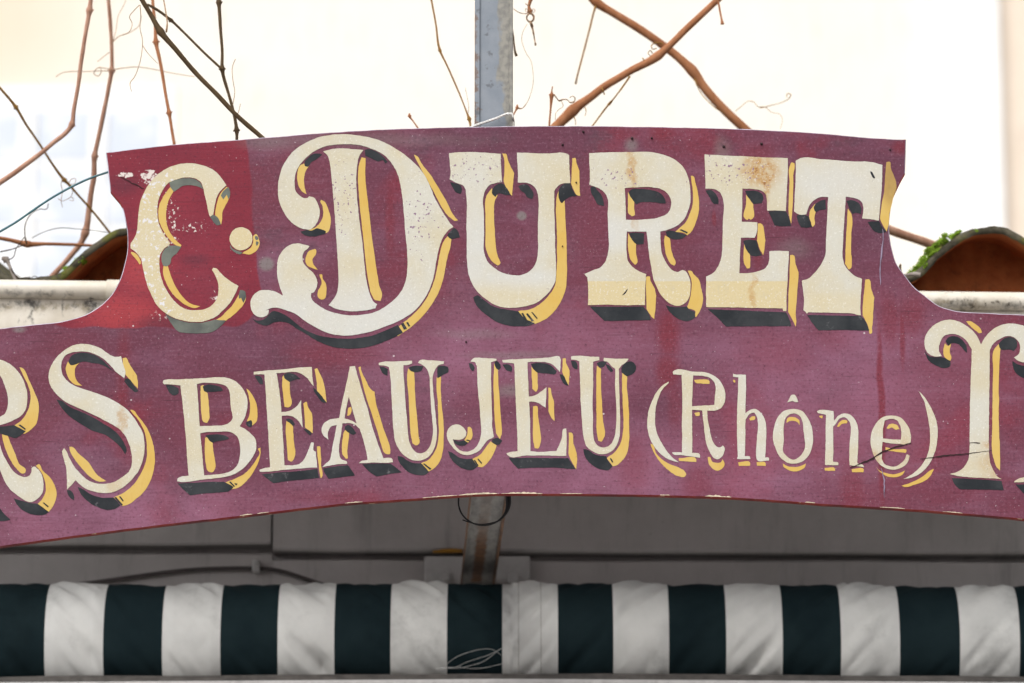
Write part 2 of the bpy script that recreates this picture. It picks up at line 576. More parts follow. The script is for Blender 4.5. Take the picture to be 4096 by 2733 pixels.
def flat(name, col, rough=0.6, spec=0.4, var=0.25, scale=30):
    t = NT(name)
    n = t.noise(t.P, scale, 5, 0.6)
    lo = tuple(x * (1 - var) for x in col)
    hi = tuple(min(1, x * (1 + var)) for x in col)
    return t.done(t.mix(t.ramp(n, 0.3, 0.7), lo, hi), rough, spec)


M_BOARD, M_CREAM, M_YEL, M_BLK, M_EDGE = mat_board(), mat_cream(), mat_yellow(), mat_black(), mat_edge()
# ------------------------------------------------------------------ the hand-painted lettering
# outlines are traced on the board in local coordinates: (x0, y0) of a tile and 0.38259 per unit
KT = 0.38259
LET = []


def L(label, ox, oy, cream, yellow=(), black=(), dx=0, dy=0, hatch=()):
    LET.append((label, ox, oy, cream, yellow, black, dx, dy, hatch))


L("cream letter C with a pointed spur, greenish grey shading", 400, 500,
  ["1320,632c 1255,535 1170,460 1060,420 900,400 760,430 640,490 560,560 490,650 440,750 410,860 400,950 390,1050 385,1110 360,1180 318,1245c 318,1290c 360,1318 400,1360 430,1410 445,1470 470,1585 500,1695 545,1795 590,1875 660,1950 760,2010 880,2050 1000,2062 1100,2050 1200,2010 1290,1935 1370,1845 1425,1745 1450,1685c 1390,1650 1310,1595 1250,1535 1215,1500 1185,1495c 1170,1515c 1205,1575 1230,1645 1240,1715 1225,1805 1180,1875 1110,1920 1000,1938 900,1925 800,1865 730,1785 680,1695 640,1595 622,1495 620,1415 635,1345 660,1305 715,1260c 735,1240c 660,1130 620,1040 600,940 600,860 615,770 650,690 715,605 770,580 850,555 940,548 1000,560 1055,600 1080,660 1100,750 1120,840 1140,930 1150,960c 1185,935c 1195,860 1220,760 1260,690"],
  ["740,640c 700,690 650,770 615,860 610,940 625,1020 665,1110 720,1190 780,1250 840,1278c 852,1258c 800,1210 740,1140 705,1060 690,970 695,870 720,780 770,690c",
   "1320,650c 1280,690 1240,760 1215,850 1205,950 1225,1000 1270,1040c 1275,1000 1285,900 1320,830 1355,750c 1350,660c",
   "330,1325c 375,1345 410,1390 425,1450 415,1460c 395,1430 355,1380 322,1340c",
   "665,1475c 710,1470c 740,1575 790,1685 870,1805 960,1875 1045,1900c 1000,1915 920,1895 830,1835 750,1755 695,1655 660,1545",
   "1470,1735c 1525,1805 1500,1875 1420,1965 1320,2045 1250,2095c 1150,2065c 1260,2010 1340,1935 1420,1835"],
  ["725,600c 800,570 900,556 990,565 1050,605 1080,670c 1040,650 950,630 860,640 800,680 770,700c 735,650c",
   "1340,648c 1290,690 1265,740c 1290,780c 1325,730c 1340,775c 1362,730c 1355,680",
   "1155,940c 1200,945 1250,1000 1265,1040c 1230,1050 1180,1010 1150,965c",
   "725,1265c 780,1260 850,1275c 810,1330 750,1390 730,1460 690,1480 655,1465c 640,1400 650,1340 680,1295c",
   "680,1975c 760,2018 880,2058 1010,2070 1110,2060 1200,2035c 1320,2045c 1250,2115 1160,2165 1050,2180 900,2175 820,2160 750,2085 700,2005",
   "1465,1725c 1510,1735 1525,1795 1500,1860c 1475,1810c 1455,1820c 1452,1775"])
L("cream round full stop after the C", 400, 500,
  ["1475,1070 1535,1086 1579,1130 1595,1190 1579,1250 1535,1294 1475,1312 1415,1294 1371,1250 1355,1190 1371,1130 1415,1086"],
  ["1600,1160c 1630,1140 1660,1190 1665,1260 1630,1320 1560,1355 1490,1345c 1510,1325c 1570,1290 1600,1230"],
  ["1360,1250c 1380,1290 1430,1315 1490,1330c 1480,1350 1430,1345 1385,1315 1358,1280",
   "1622,1158c 1645,1165 1652,1195 1635,1205 1620,1185", "1632,1215c 1655,1225 1650,1250 1635,1262 1628,1240"])
DBOWL = "970,97 1120,108 1280,140 1430,195 1580,285 1710,390 1800,490 1870,610 1930,760 2000,890 2060,980 2095,1030 2130,1068c 2080,1100 2030,1160 1990,1240 1960,1360 1940,1480 1920,1590 1890,1685 1830,1805 1730,1935 1600,2025 1450,2095 1280,2155 1130,2190 980,2202 850,2185 720,2135 600,2065 480,1980 370,1935 280,1910 200,1920 165,1940c 195,1930c 190,1975 150,2005 90,2007 35,1970 8,1915 5,1845 35,1780 100,1735 190,1727 270,1745 345,1785c 310,1685 285,1585 283,1485 300,1385 350,1305 430,1250 510,1240 570,1250 622,1267c 610,1290c 565,1325 548,1385 560,1445 600,1495 660,1545 695,1605 705,1655 690,1715 660,1755 640,1760c 640,1815 690,1870 780,1925 900,1970 1040,1990 1180,1985 1310,1955 1420,1895 1520,1815 1590,1725 1630,1625 1645,1515 1645,1375 1635,1225 1620,1095 1610,950 1590,750 1575,640 1545,520 1500,430 1420,330 1310,265 1190,220 1050,202 920,205 800,220 700,260 600,330 520,420 480,500 465,590 475,680 520,740 570,768 600,765c 620,745c 670,765 710,830 730,910 715,990 680,1050 620,1095 575,1090 490,1060 400,980 340,890 300,770 293,660 310,530 360,400 440,290 560,200 700,135 830,108"
L("large cream capital D with curled left terminals", 1000, 500,
  [DBOWL,
   "+765,275c 810,262 880,250 1000,247 1100,255 1185,262c 1150,310 1125,400 1112,520 1115,700 1135,900 1150,1050 1170,1195 1190,1395 1215,1605 1250,1765 1300,1855 1330,1875c 1310,1915c 1220,1938 1090,1948 980,1940 890,1920 820,1883c 870,1825 905,1765 922,1675 920,1495 905,1225 890,1000 870,750 850,530 835,400 810,320"],
  ["560,405c 620,425c 580,490 565,570 570,650 592,725c 550,700 510,640 493,560 500,480 520,430",
   "745,785c 775,800 820,890 845,990 840,1060 810,1125 780,1135c 700,1130 610,1100c 680,1070 740,1010 765,930 758,850 735,800c",
   "1165,340c 1210,350c 1205,520 1225,750 1250,960 1270,1140 1300,1345 1325,1525 1350,1675 1380,1785 1365,1840c 1310,1830 1265,1765 1240,1655 1215,1475 1190,1245 1165,1000 1140,750 1130,560 1135,440",
   "1715,315c 1735,320 1800,410 1900,540 1990,690 2060,810 2120,935 2175,1000c 2140,1005c 2080,960 2010,870 1930,720 1850,570 1760,410",
   "2065,1165c 2105,1190c 2095,1280 2070,1360 2060,1405 2030,1565 1980,1735 1900,1875 1790,2015 1680,2115 1545,2210c 1520,2145c 1580,2085 1680,2005 1790,1895 1870,1765 1920,1645 1960,1485 1985,1345 2020,1225",
   "650,1305c 685,1300 692,1345 655,1405 660,1445 710,1513c 650,1495 600,1470 580,1425 590,1365 615,1320",
   "725,1565c 750,1563 760,1605 795,1665 800,1735 780,1815 745,1827 710,1800 708,1745 740,1685 750,1635 735,1595"],
  ["525,1115c 590,1100 640,1105 700,1080 760,1095 795,1115c 790,1135 740,1150 680,1165 600,1160 545,1135",
   "570,380c 620,330 680,300 755,308c 700,355 640,390 600,440 575,430",
   "1200,260c 1240,250 1310,275 1390,330 1440,385c 1415,400 1390,370 1340,380 1270,350 1205,325c",
   "2075,1131c 2140,1081 2175,1116 2195,1176c 2150,1181 2100,1191 2065,1156",
   "25,2030c 80,2045 150,2030 200,1980 230,1950 310,1960 400,2010 480,2075 580,2145 700,2195 850,2225 1000,2235 1150,2225 1300,2195 1430,2145 1545,2090c 1600,2170c 1540,2205 1430,2255 1300,2305 1130,2335 950,2335 810,2305 700,2255 600,2195 480,2125 390,2070 300,2055 240,2070 180,2097 110,2085 60,2060"],
  hatch=["1575,2080c 1605,2070c 1640,2130c 1610,2140c", "1630,2065c 1650,2060c 1675,2100c 1655,2107c"])
L("large cream capital U beside the big D", 1700, 550,
  ["250,165c 350,155 530,155 700,165 790,172c 797,330 805,468c 740,478 680,495 640,540 615,600 615,800 618,1000 622,1220 650,1290 720,1360 810,1415 920,1442 1000,1440 1080,1410 1140,1350 1170,1280 1182,1200 1180,1000 1185,800 1180,600 1155,530 1110,490 1050,475 985,475c 970,470c 970,320 962,158c 1100,165 1300,168 1480,170 1505,185c 1510,330 1520,475c 1430,485 1385,515 1350,560c 1352,700 1358,1000 1365,1250 1369,1424 1361,1504 1321,1584 1241,1674 1131,1744 1001,1774 861,1782 741,1754 641,1694 541,1604 481,1504 451,1404 439,1284 436,1084 434,884 432,600 420,530 385,495 330,475 255,440c 265,390 258,250"],
  ["640,620 700,530c 715,590 760,600c 730,660 722,750 725,900 735,1060 750,1200 790,1310c 770,1335 720,1310 670,1250 640,1170 633,1000 632,800",
   "808,165c 850,175 860,215 930,375c 922,470 910,612c 870,560 822,460c 830,330 828,230",
   "1395,565c 1400,640 1430,690 1460,660c 1462,750 1475,950 1480,1150 1483,1444 1476,1564 1441,1674 1371,1794 1271,1894 1151,1952c 1061,1914 976,1814c 1111,1794 1211,1734 1301,1644 1356,1554 1373,1424 1381,1184 1376,934 1370,750 1378,620",
   "1540,220c 1570,218 1585,270 1615,350c 1615,500 1622,610c 1600,610 1560,560 1528,480c 1535,350"],
  ["705,540c 740,500 820,485 850,520 900,605c 840,600 760,590 735,625c 700,585",
   "262,470c 320,480 370,500 388,550 370,590c 320,570 290,520",
   "975,510c 1010,495 1080,500 1110,540 1135,600 1120,640 1075,630 1040,580 1000,550",
   "1400,540c 1430,500 1520,482 1540,540 1590,615c 1520,620 1470,650 1430,690c 1400,640 1395,580",
   "506,1674c 541,1652 621,1704 711,1764 821,1794 981,1819c 1021,1874 1151,1944c 1081,1969 981,1976 861,1964 741,1924 651,1864 561,1784 521,1724"],
  hatch=["1006,1839c 1026,1834c 1071,1909c 1046,1914c", "1056,1844c 1076,1839c 1141,1919c 1116,1924c", "1109,1826c 1121,1824c 1179,1889c 1169,1899c"])
L("large cream capital R in the upper line with a scratch on its foot", 2300, 550,
  ["148,165c 300,158 450,155 650,150 800,155 900,175 1000,210 1090,270 1150,340 1190,440 1205,550 1205,680 1185,760 1150,840 1090,905 1000,955 940,975 890,985c 895,1100 905,1200 930,1270 980,1350 1030,1395 1085,1405 1100,1395 1125,1385c 1150,1394 1185,1439 1205,1504 1208,1584 1195,1664 1160,1724 1110,1756 1050,1759 990,1734 920,1674 850,1554 820,1474 800,1374 780,1264 765,1134 748,985c 540,985c 538,1050 540,1200 550,1280 590,1340 660,1395 745,1430c 740,1450c 738,1504 730,1754c 500,1752 300,1749 133,1754c 140,1634 130,1464c 98,1426c 200,1384 270,1354 320,1294 345,1214 348,1000 342,800 335,620 310,580 270,545 200,512 150,495c 155,400 150,250",
   "520,528c 650,522 800,520 900,540 960,580 1000,640 1005,700 990,760 960,800 880,835 750,855 600,862 532,862c 530,700"],
  ["555,570c 575,605 620,660c 618,740 620,815 595,822c 565,800 555,700",
   "1210,400c 1230,402 1260,480 1285,580 1297,700 1290,800 1260,900 1220,980 1175,1025c 1140,1000 1040,990c 1100,940 1160,880 1200,800 1225,720 1235,600 1225,500",
   "555,1000c 575,1040 640,1110c 638,1200 642,1325 630,1332c 590,1290 560,1200 553,1100",
   "940,1025c 985,1050 1000,1150 1025,1240 1052,1320 1040,1342c 1000,1320 960,1250 940,1170 932,1080",
   "1180,1395c 1215,1395 1240,1430 1290,1484 1320,1574 1338,1664 1325,1764 1290,1844 1265,1879c 1250,1864 1260,1824 1170,1784c 1200,1684 1218,1584 1215,1484 1200,1440",
   "742,1459c 780,1452 785,1484 830,1574 850,1654c 840,1784 828,1899c 800,1874 748,1794c 745,1634"],
  ["565,565c 590,545 700,540 820,555 900,590 940,640 950,690c 900,690 850,680 750,675 680,680 640,700c 600,650 570,600",
   "945,985c 1000,975 1050,985 1100,1000 1170,1020c 1130,1050 1070,1065 1000,1055 965,1030",
   "565,1000c 640,995 720,1000c 718,1115c 640,1115 590,1060",
   "950,1754c 1000,1769 1080,1774 1170,1769c 1200,1804 1255,1829 1250,1889c 1180,1919 1110,1909 1030,1864 980,1814",
   "155,1769c 300,1769 500,1769 710,1769c 760,1824 795,1909c 600,1914 310,1919c 240,1854",
   "160,520c 200,515 240,560 280,610 300,680 305,715c 240,700 205,640 170,580"],
  hatch=["1090,965c 1110,960c 1180,990c 1170,1005c", "490,1654c 515,1620 553,1578c 545,1600 510,1645"])
L("large cream capital E with an orange rust stain on its top bar", 2900, 550,
  ["-213,178c -100,185 200,197 500,212 655,215c 655,400 645,600 635,770c 540,765 440,765c 435,640 420,590 380,558 300,540 182,535c 180,700 175,880c 260,885 340,888c 330,1000 310,1050c 165,1050c 155,1250 150,1420c 260,1418 360,1395 430,1360 455,1310 465,1190c 560,1185 670,1190c 660,1350 650,1550 640,1814c 610,1814c 600,1789c 400,1784 100,1779 -198,1774c -198,1624 -198,1455c -128,1420 -78,1360 -43,1270 -28,1100 -23,900 -23,640 -48,580 -98,545 -203,535c -208,350"],
  ["220,600c 250,640 295,700c 290,850 270,862c 250,850 235,865c 208,850 218,700",
   "345,900c 372,900 415,1030 422,1080c 410,1180 398,1230c 370,1180 335,1080c 340,980",
   "200,1115c 215,1150 260,1220 265,1300 250,1370 230,1372c 200,1320 195,1220",
   "690,265c 712,262 715,400 712,600 705,750 690,905c 672,830 662,770c 668,600 675,450 668,320",
   "680,1230c 710,1228 740,1330 768,1410 765,1500 750,1684 740,1864 745,1934 738,1982c 710,1914 660,1824c 665,1634 675,1434"],
  ["215,560c 280,555 340,565 385,590 400,640 385,685c 300,695c 260,650 225,600",
   "190,1085c 240,1070 330,1080c 350,1150 385,1235c 280,1235 240,1200 205,1130",
   "450,775c 550,768 640,775c 670,850 690,925c 600,930 520,920c 490,850",
   "-183,1794c 0,1804 300,1814 500,1824 640,1829c 670,1894 695,1974c 400,1974 10,1977c -70,1894",
   "-203,555c -148,550 -98,590 -68,650 -68,695c -118,690 -158,630"])
L("large cream capital T with straight bar near the upper right corner", 2900, 550,
  ["740,245c 790,217 1000,228 1300,250 1560,265 1645,290c 1640,500 1625,700 1608,870c 1540,858 1435,845c 1445,770 1445,720 1430,680 1390,645 1330,628 1262,622c 1255,750 1245,900 1235,1100 1230,1250 1250,1330 1300,1400 1360,1450 1430,1480c 1425,1600 1415,1734 1420,1859c 1400,1859c 1330,1839c 1100,1832 870,1829c 860,1844c 820,1804c 825,1684 803,1499c 870,1474 930,1424 1000,1334 1045,1244 1055,1100 1065,900 1075,700 1080,625c 1000,625 930,660 880,720 850,805c 780,808 722,775c 730,600 740,400"],
  ["1685,260c 1720,255 1735,320 1780,440 1795,510 1770,600 1745,700 1720,800 1710,900 1690,985c 1650,920 1620,850c 1640,700 1665,550 1675,400",
   "1285,745c 1320,800 1322,1000 1318,1200 1325,1300 1315,1370 1295,1382c 1255,1320c 1262,1150 1275,900",
   "945,690c 935,740 950,775c 935,830 930,930 915,937c 895,880 878,830c 890,770",
   "1465,1489c 1500,1484 1530,1584 1560,1674c 1550,1804 1540,1984 1530,2049 1510,2054c 1500,1984 1440,1864c 1440,1734 1455,1604"],
  ["1270,665c 1330,655 1390,680 1425,740 1420,800c 1370,790 1330,800c 1300,740",
   "950,690c 1000,660 1050,650c 1055,750c 990,760 950,780 930,730",
   "750,815c 800,808 870,825c 890,880 910,940c 850,945 795,940c 765,880",
   "1490,885c 1540,878 1610,875c 1640,930 1690,990c 1620,1000 1560,980 1520,930",
   "860,1859c 1000,1859 1200,1864 1420,1864c 1470,1924 1510,2019c 1300,2014 975,2016c 910,1934"],
  hatch=["1520,355c 1535,358 1555,395 1572,425c 1555,428 1530,390"])
L("cream letter R cut by the left border of the photo", 0, 1300,
  ["-400,325c -150,330 0,365 80,395 160,455 220,530 260,620 285,720 285,800 270,880 230,940 150,990 60,1030 -20,1055c -30,1150 0,1254 30,1344 80,1444 140,1529 200,1574 260,1592 300,1579 325,1544 330,1494c 350,1482 390,1504 430,1554 450,1614 455,1694 440,1764 400,1814 330,1852 280,1845 200,1794 120,1734 60,1654 20,1564 -20,1464 -60,1344 -100,1200 -130,1080c -180,1080c -180,1780c -90,1800c -90,1860c -480,1840c -480,1780c -400,1770c",
   "-190,430c -60,470 0,530 40,610 70,700 85,800 70,890 40,940 0,960 -190,1000c"],
  ["205,445c 230,450 300,570 350,680 390,770 405,830 400,930 380,1030 330,1090 260,1135c 200,1130 150,1050c 220,1000 280,920 315,820 320,740 300,650 250,540",
   "20,1130c 65,1145 110,1240 160,1350 200,1450 270,1520 265,1545c 240,1555 180,1510 120,1430 70,1330 30,1200",
   "375,1474c 410,1459 440,1514 520,1594 570,1674 590,1754 580,1834 550,1904 510,1954c 440,1904 390,1874c 440,1824 475,1744 475,1664 450,1574 420,1524"],
  ["-60,1060c 0,1065 80,1055 150,1048c 270,1110c 200,1165 170,1180 80,1160 0,1135 -60,1115c",
   "145,1814c 200,1829 300,1859 390,1869c 440,1904 510,1954c 480,1979 400,1989 300,1969 220,1924 165,1859",
   "-100,1884c 0,1919c 40,1974 110,2039c 50,2049 -100,2044c"],
  hatch=["190,1045c 210,1040c 270,1085c 260,1095c", "445,1859c 460,1856c 512,1896c 500,1906c"])
L("cream letter S standing left of the lower word", 0, 1300,
  ["1265,325c 1225,335 1180,328 1130,300 1060,250 980,218 880,200 780,210 690,255 610,320 550,400 515,480 508,570 530,640 590,720 680,800 780,850 880,895 980,940 1080,990 1170,1040 1250,1090 1310,1160 1350,1250 1372,1330 1380,1420 1370,1484 1340,1544 1290,1584 1210,1634 1110,1662 1020,1659 930,1629 850,1564 780,1484 720,1384 690,1314 670,1292c 648,1324c 660,1384 685,1464 695,1544 700,1634 700,1724c 740,1684 790,1622c 830,1664 900,1714 1000,1746 1110,1759 1200,1744 1290,1694 1380,1614 1450,1524 1490,1424 1510,1324 1510,1224 1490,1124 1450,1050 1400,970 1330,890 1250,830 1150,770 1020,720 900,680 800,645 720,600 660,530 640,450 650,370 680,320 740,290 830,278 930,285 1020,320 1100,370 1160,430 1220,500 1300,555c 1310,500 1290,420 1275,370"],
  ["710,385c 740,420 790,415 830,395c 790,440 780,500 790,560 820,605 860,635c 810,632 740,590 700,520 688,450",
   "1280,350c 1315,342 1350,400 1430,530c 1440,600 1440,665c 1400,620 1310,520c 1290,430",
   "1360,890c 1380,888 1450,960 1510,1040 1570,1150 1605,1270 1620,1380 1610,1500 1580,1614 1520,1724 1430,1814 1350,1874 1280,1894c 1240,1854 1190,1804c 1300,1749 1400,1664 1480,1544 1525,1424 1537,1284 1520,1150 1470,1030",
   "725,1274c 750,1274 820,1344 930,1444 980,1524 1050,1594 1110,1634c 1040,1639 950,1594 860,1504 780,1404 735,1324"],
  ["715,385c 740,330 800,295 880,290 960,305 1040,345 1100,395 1160,460 1200,500c 1130,450 1060,415 960,395 860,385 790,412c 740,418",
   "1310,560c 1340,560 1400,630 1450,690c 1420,700 1360,660 1300,590c",
   "590,780c 640,790 720,850 850,910 960,960 1060,1020 1160,1080 1240,1150 1300,1240 1325,1310 1310,1355c 1270,1290 1200,1220 1100,1150 960,1100 820,1020 700,930 620,830",
   "810,1694c 860,1714 950,1774 1060,1804 1185,1804c 1250,1874 1260,1889c 1200,1924 1120,1934 1030,1909 920,1844 850,1774",
   "700,1729c 740,1734 775,1794 775,1834c 740,1814 710,1774"],
  hatch=["1195,1804c 1215,1799c 1285,1879c 1270,1889c", "1245,1794c 1260,1789c 1292,1834c 1280,1842c"])
L("cream letter B opening the lower word", 600, 1450,
  ["140,190c 135,205 150,232c 210,230 320,240c 345,480 370,720 385,950 405,1185c 330,1195 290,1215 285,1245c 330,1250 550,1225 700,1210 820,1190 930,1140 1010,1070 1070,990 1105,920 1110,850 1095,790 1050,740 1000,700 940,665c 985,590 1010,500 1020,420 1000,330 950,250 880,190 800,160 700,155 550,165 300,178 165,183",
   "490,225c 560,212 640,215 740,225 800,250 825,290 840,400 850,500 860,590 830,630 770,655 650,662 520,668c 505,450",
   "525,740c 600,730 720,725 830,725 890,755 925,800 940,870 940,980 915,1070 870,1120 800,1155 700,1170 565,1182c 545,950"],
  ["530,245c 555,238 580,300 600,320c 615,420 620,520 615,600 595,632 560,620 540,550 532,420 527,320",
   "575,790c 590,780 625,825 655,840c 665,940 680,1030 680,1110 650,1148 610,1140 585,1060 572,940",
   "1008,275c 1030,290 1080,360 1115,440 1122,530 1110,620 1070,660c 1060,630 1015,615c 1040,540 1045,440 1030,350",
   "1125,900c 1155,890c 1155,940 1130,1050 1080,1150 1010,1240 940,1300 830,1335c 870,1310 790,1255c 880,1220 980,1170 1060,1090 1120,1000 1145,950"],
  ["550,250c 600,232 680,240 740,260 765,295c 700,305 620,308 570,300",
   "580,765c 650,755 740,755 800,770 830,795c 760,815 700,825 650,838 610,800",
   "1000,630c 1060,605 1070,650 1060,675 1020,665",
   "290,1265c 450,1258 650,1250 770,1250c 870,1310 820,1350c 700,1362 560,1370 420,1390c 350,1330",
   "165,240c 220,238 300,270c 298,325 240,345 195,300"],
  hatch=["825,1250c 845,1245c 890,1295c 875,1300c", "880,1260c 915,1265c 900,1285c"])
L("cream letter E between the B and the A", 600, 1450,
  ["1085,100c 1200,88 1400,72 1550,55 1690,48c 1692,80c 1695,150 1710,245c 1680,215 1650,170 1600,130 1540,105 1470,98 1400,105 1310,115c 1325,117c 1345,250 1365,400 1375,515c 1430,515 1490,490 1540,450 1580,395c 1582,500 1590,600 1595,682c 1570,640 1530,590 1480,562 1430,555 1378,558c 1390,800 1405,1075c 1480,1075 1555,1065c 1600,1030 1640,960 1670,880 1690,835 1710,840c 1720,930 1735,935c 1748,1100c 1600,1105 1400,1125 1250,1140 1150,1145c 1145,1130 1180,1112 1255,1095c 1240,800 1220,480 1205,250 1195,125c 1130,125 1085,128c"],
  ["1385,150c 1410,115c 1430,170 1460,210c 1465,320 1470,455 1440,472 1405,465c 1390,320 1380,220",
   "1720,70c 1745,60 1760,90 1805,180 1825,260 1848,420c 1800,370 1750,310c 1740,200",
   "1605,430c 1635,412 1650,460 1690,530 1700,620 1702,740c 1670,715 1620,680c 1615,560",
   "1425,615c 1450,625 1495,670c 1500,800 1508,1000 1480,1035 1440,1020c 1430,850 1418,720",
   "1745,880c 1768,875 1785,950 1790,1080 1798,1200 1785,1212c 1770,1120 1755,1000"],
  ["1395,125c 1440,110 1510,125 1575,175c 1520,180 1460,205c 1410,170",
   "1705,260c 1740,290 1790,345 1845,420c 1810,420 1760,370 1720,310",
   "1600,690c 1640,700 1690,735c 1680,758 1640,735",
   "1420,590c 1460,590 1500,620 1510,655 1490,662c 1450,625",
   "1170,1170c 1300,1155 1500,1140 1750,1115c 1770,1205c 1600,1225 1440,1240 1290,1262c 1220,1210",
   "1095,145c 1140,140 1175,175 1180,230c 1150,225 1115,180"])
L("cream letter A with a curved crossbar", 1200, 1400,
  ["520,175c 575,168c 600,260 640,400 690,560 740,740 780,880 830,1020 870,1130c 965,1140 970,1175c 920,1180 780,1180 615,1185c 640,1165 705,1150c 690,1050 660,940 625,825c 560,775 500,765 445,770c 425,900 408,1010 410,1080 430,1140 490,1170 493,1192c 400,1195 300,1212 232,1225c 270,1190 310,1150 330,1080 345,980 365,880 385,785c 330,800 300,840 290,890 295,938c 255,905 228,860 230,810 260,760 320,725 410,712c 430,600 455,480 490,330",
   "510,490c 545,610 590,770c 540,740 500,725 465,718c 480,620"],
  ["612,185c 630,172 640,210 690,320 750,420 778,440c 785,500 820,650 860,780 910,920 945,1050 940,1085 910,1090c 880,1070 850,990 810,850 760,700 710,550 660,380",
   "505,605c 530,595 540,630 510,685 495,685c 498,640",
   "475,835c 515,870c 505,960 495,1080 495,1135 480,1138c 450,1100 437,1020 445,930 460,860"],
  ["470,800c 500,785 560,830 590,870c 570,885 510,865 475,835",
   "240,1240c 350,1220 500,1205c 540,1260 575,1315c 450,1325 300,1348c 265,1300",
   "650,1195c 800,1190 950,1190c 1000,1230 1062,1280c 950,1295 800,1322c 720,1270"])
L("cream letter U following the A", 1200, 1400,
  ["825,135c 870,125 1000,120 1170,115c 1172,140c 1130,158 1080,162c 1085,300 1100,500 1115,700 1130,880 1150,980 1190,1050 1240,1080 1300,1070 1350,1020 1380,940 1390,850 1385,750 1370,600 1360,400 1345,250 1310,180 1235,132c 1250,112 1350,110 1505,120c 1500,145c 1450,160 1410,210 1390,270 1392,400 1405,550 1420,700 1430,850 1425,950 1400,1040 1350,1110 1280,1150 1190,1155 1110,1120 1040,1050 1000,970 980,850 965,650 955,450 945,280 930,180c 880,165 825,160c"],
  ["1130,195c 1160,220 1195,230c 1200,380 1210,550 1225,720 1240,900 1245,980 1215,998 1180,980c 1155,870 1145,700 1135,500 1120,330 1122,250",
   "1430,290c 1475,280c 1472,400 1480,550 1495,700 1503,900 1495,1050 1465,1160 1400,1240 1345,1272c 1310,1230 1265,1185c 1340,1150 1400,1080 1435,1000 1450,900 1448,750 1440,550 1428,400"],
  ["1135,185c 1200,165 1290,170c 1270,215 1200,232 1160,220c",
   "1435,230c 1440,180 1500,165 1545,180 1550,230 1500,260 1440,300c 1435,260",
   "1020,1110c 1060,1115 1130,1160 1200,1185 1265,1185c 1320,1240 1350,1275c 1310,1305 1240,1310 1150,1285 1080,1230 1030,1160",
   "830,175c 880,180 920,200c 915,270c 870,250 845,210"],
  hatch=["1285,1192c 1300,1187c 1375,1240c 1360,1252c"])
L("cream letter J with a round ball at its tail", 1800, 1400,
  ["215,120c 240,92 350,85 485,95c 485,112c 430,130c 430,300 435,500 440,700 440,780 450,860 458,912c 390,950 350,1000 310,1050 260,1080 190,1098 120,1088 60,1050 10,990 -25,930 -32,870 -15,820 30,785 90,780 140,810 172,860c 165,900 130,930 70,940 30,935c 40,970 75,1025 130,1060 190,1062 250,1035 290,990 315,920 325,850 320,750 310,600 295,450 285,300 280,170c 260,130 215,125c"],
  ["460,140c 500,200c 510,400 525,600 540,800 542,870 520,930c 480,870c 465,700 460,500 455,300",
   "185,810c 210,805 235,860 230,920 190,970c 150,945c 180,890",
   "425,955c 490,1000c 460,1080 400,1170 330,1225 290,1220c 230,1145c 320,1090 380,1010"],
  ["465,130c 490,118 525,150 530,190c 500,205 470,170",
   "195,135c 230,145 255,190 240,225c 210,195",
   "35,940c 90,955 145,945c 190,970c 150,1000 100,1000 55,980",
   "440,935c 500,920 545,950c 510,990 440,960",
   "-20,1060c 30,1080 100,1125 170,1140 235,1140c 290,1220c 230,1255 150,1245 60,1190 0,1120"],
  hatch=["248,1155c 262,1148c 300,1205c 288,1215c", "285,1140c 298,1135c 335,1180c 325,1192c", "165,945c 180,937c 212,945c 205,955c"])
L("cream letter E between the J and the last U", 1800, 1400,
  ["545,105c 700,97 900,88 1050,78 1145,70 1158,100c 1155,170 1150,230c 1120,200 1080,160 1010,130 900,125 810,128c 815,300 825,490c 880,478 930,450 970,420 1010,390c 1005,500 1000,605c 960,580 920,555 870,542 828,542c 835,700 840,1060c 950,1068 1110,1055c 1140,1000 1170,920 1190,825 1215,822c 1220,950 1215,1108c 1000,1105 800,1105 600,1098 590,1080c 650,1065 708,1060c 700,800 690,600 680,350 672,140c 610,135 555,130c"],
  ["850,175c 880,210 915,235c 915,330 912,420 898,440c 860,405c 855,280",
   "1180,90c 1205,85 1215,140 1248,215 1245,300 1240,372c 1205,310 1175,230c 1178,150",
   "1028,395c 1045,395 1060,460 1090,560 1088,600 1092,745c 1075,730 1030,640c 1030,500",
   "870,590c 905,585 920,680 935,800 940,1000 925,1030 885,1028c 870,950 868,750",
   "1240,865c 1265,865 1290,980 1325,1080 1322,1250c 1290,1200 1240,1100c 1242,980"],
  ["845,145c 950,135 1040,155 1115,220c 1110,240 1000,245 915,235c 870,195",
   "1145,255c 1180,260 1210,310 1235,375c 1200,360 1165,310",
   "612,1130c 700,1128 1000,1130 1235,1130c 1270,1180 1315,1245c 1100,1232 850,1232 710,1240c 660,1190",
   "550,150c 620,155 650,190 645,225c 590,215"])
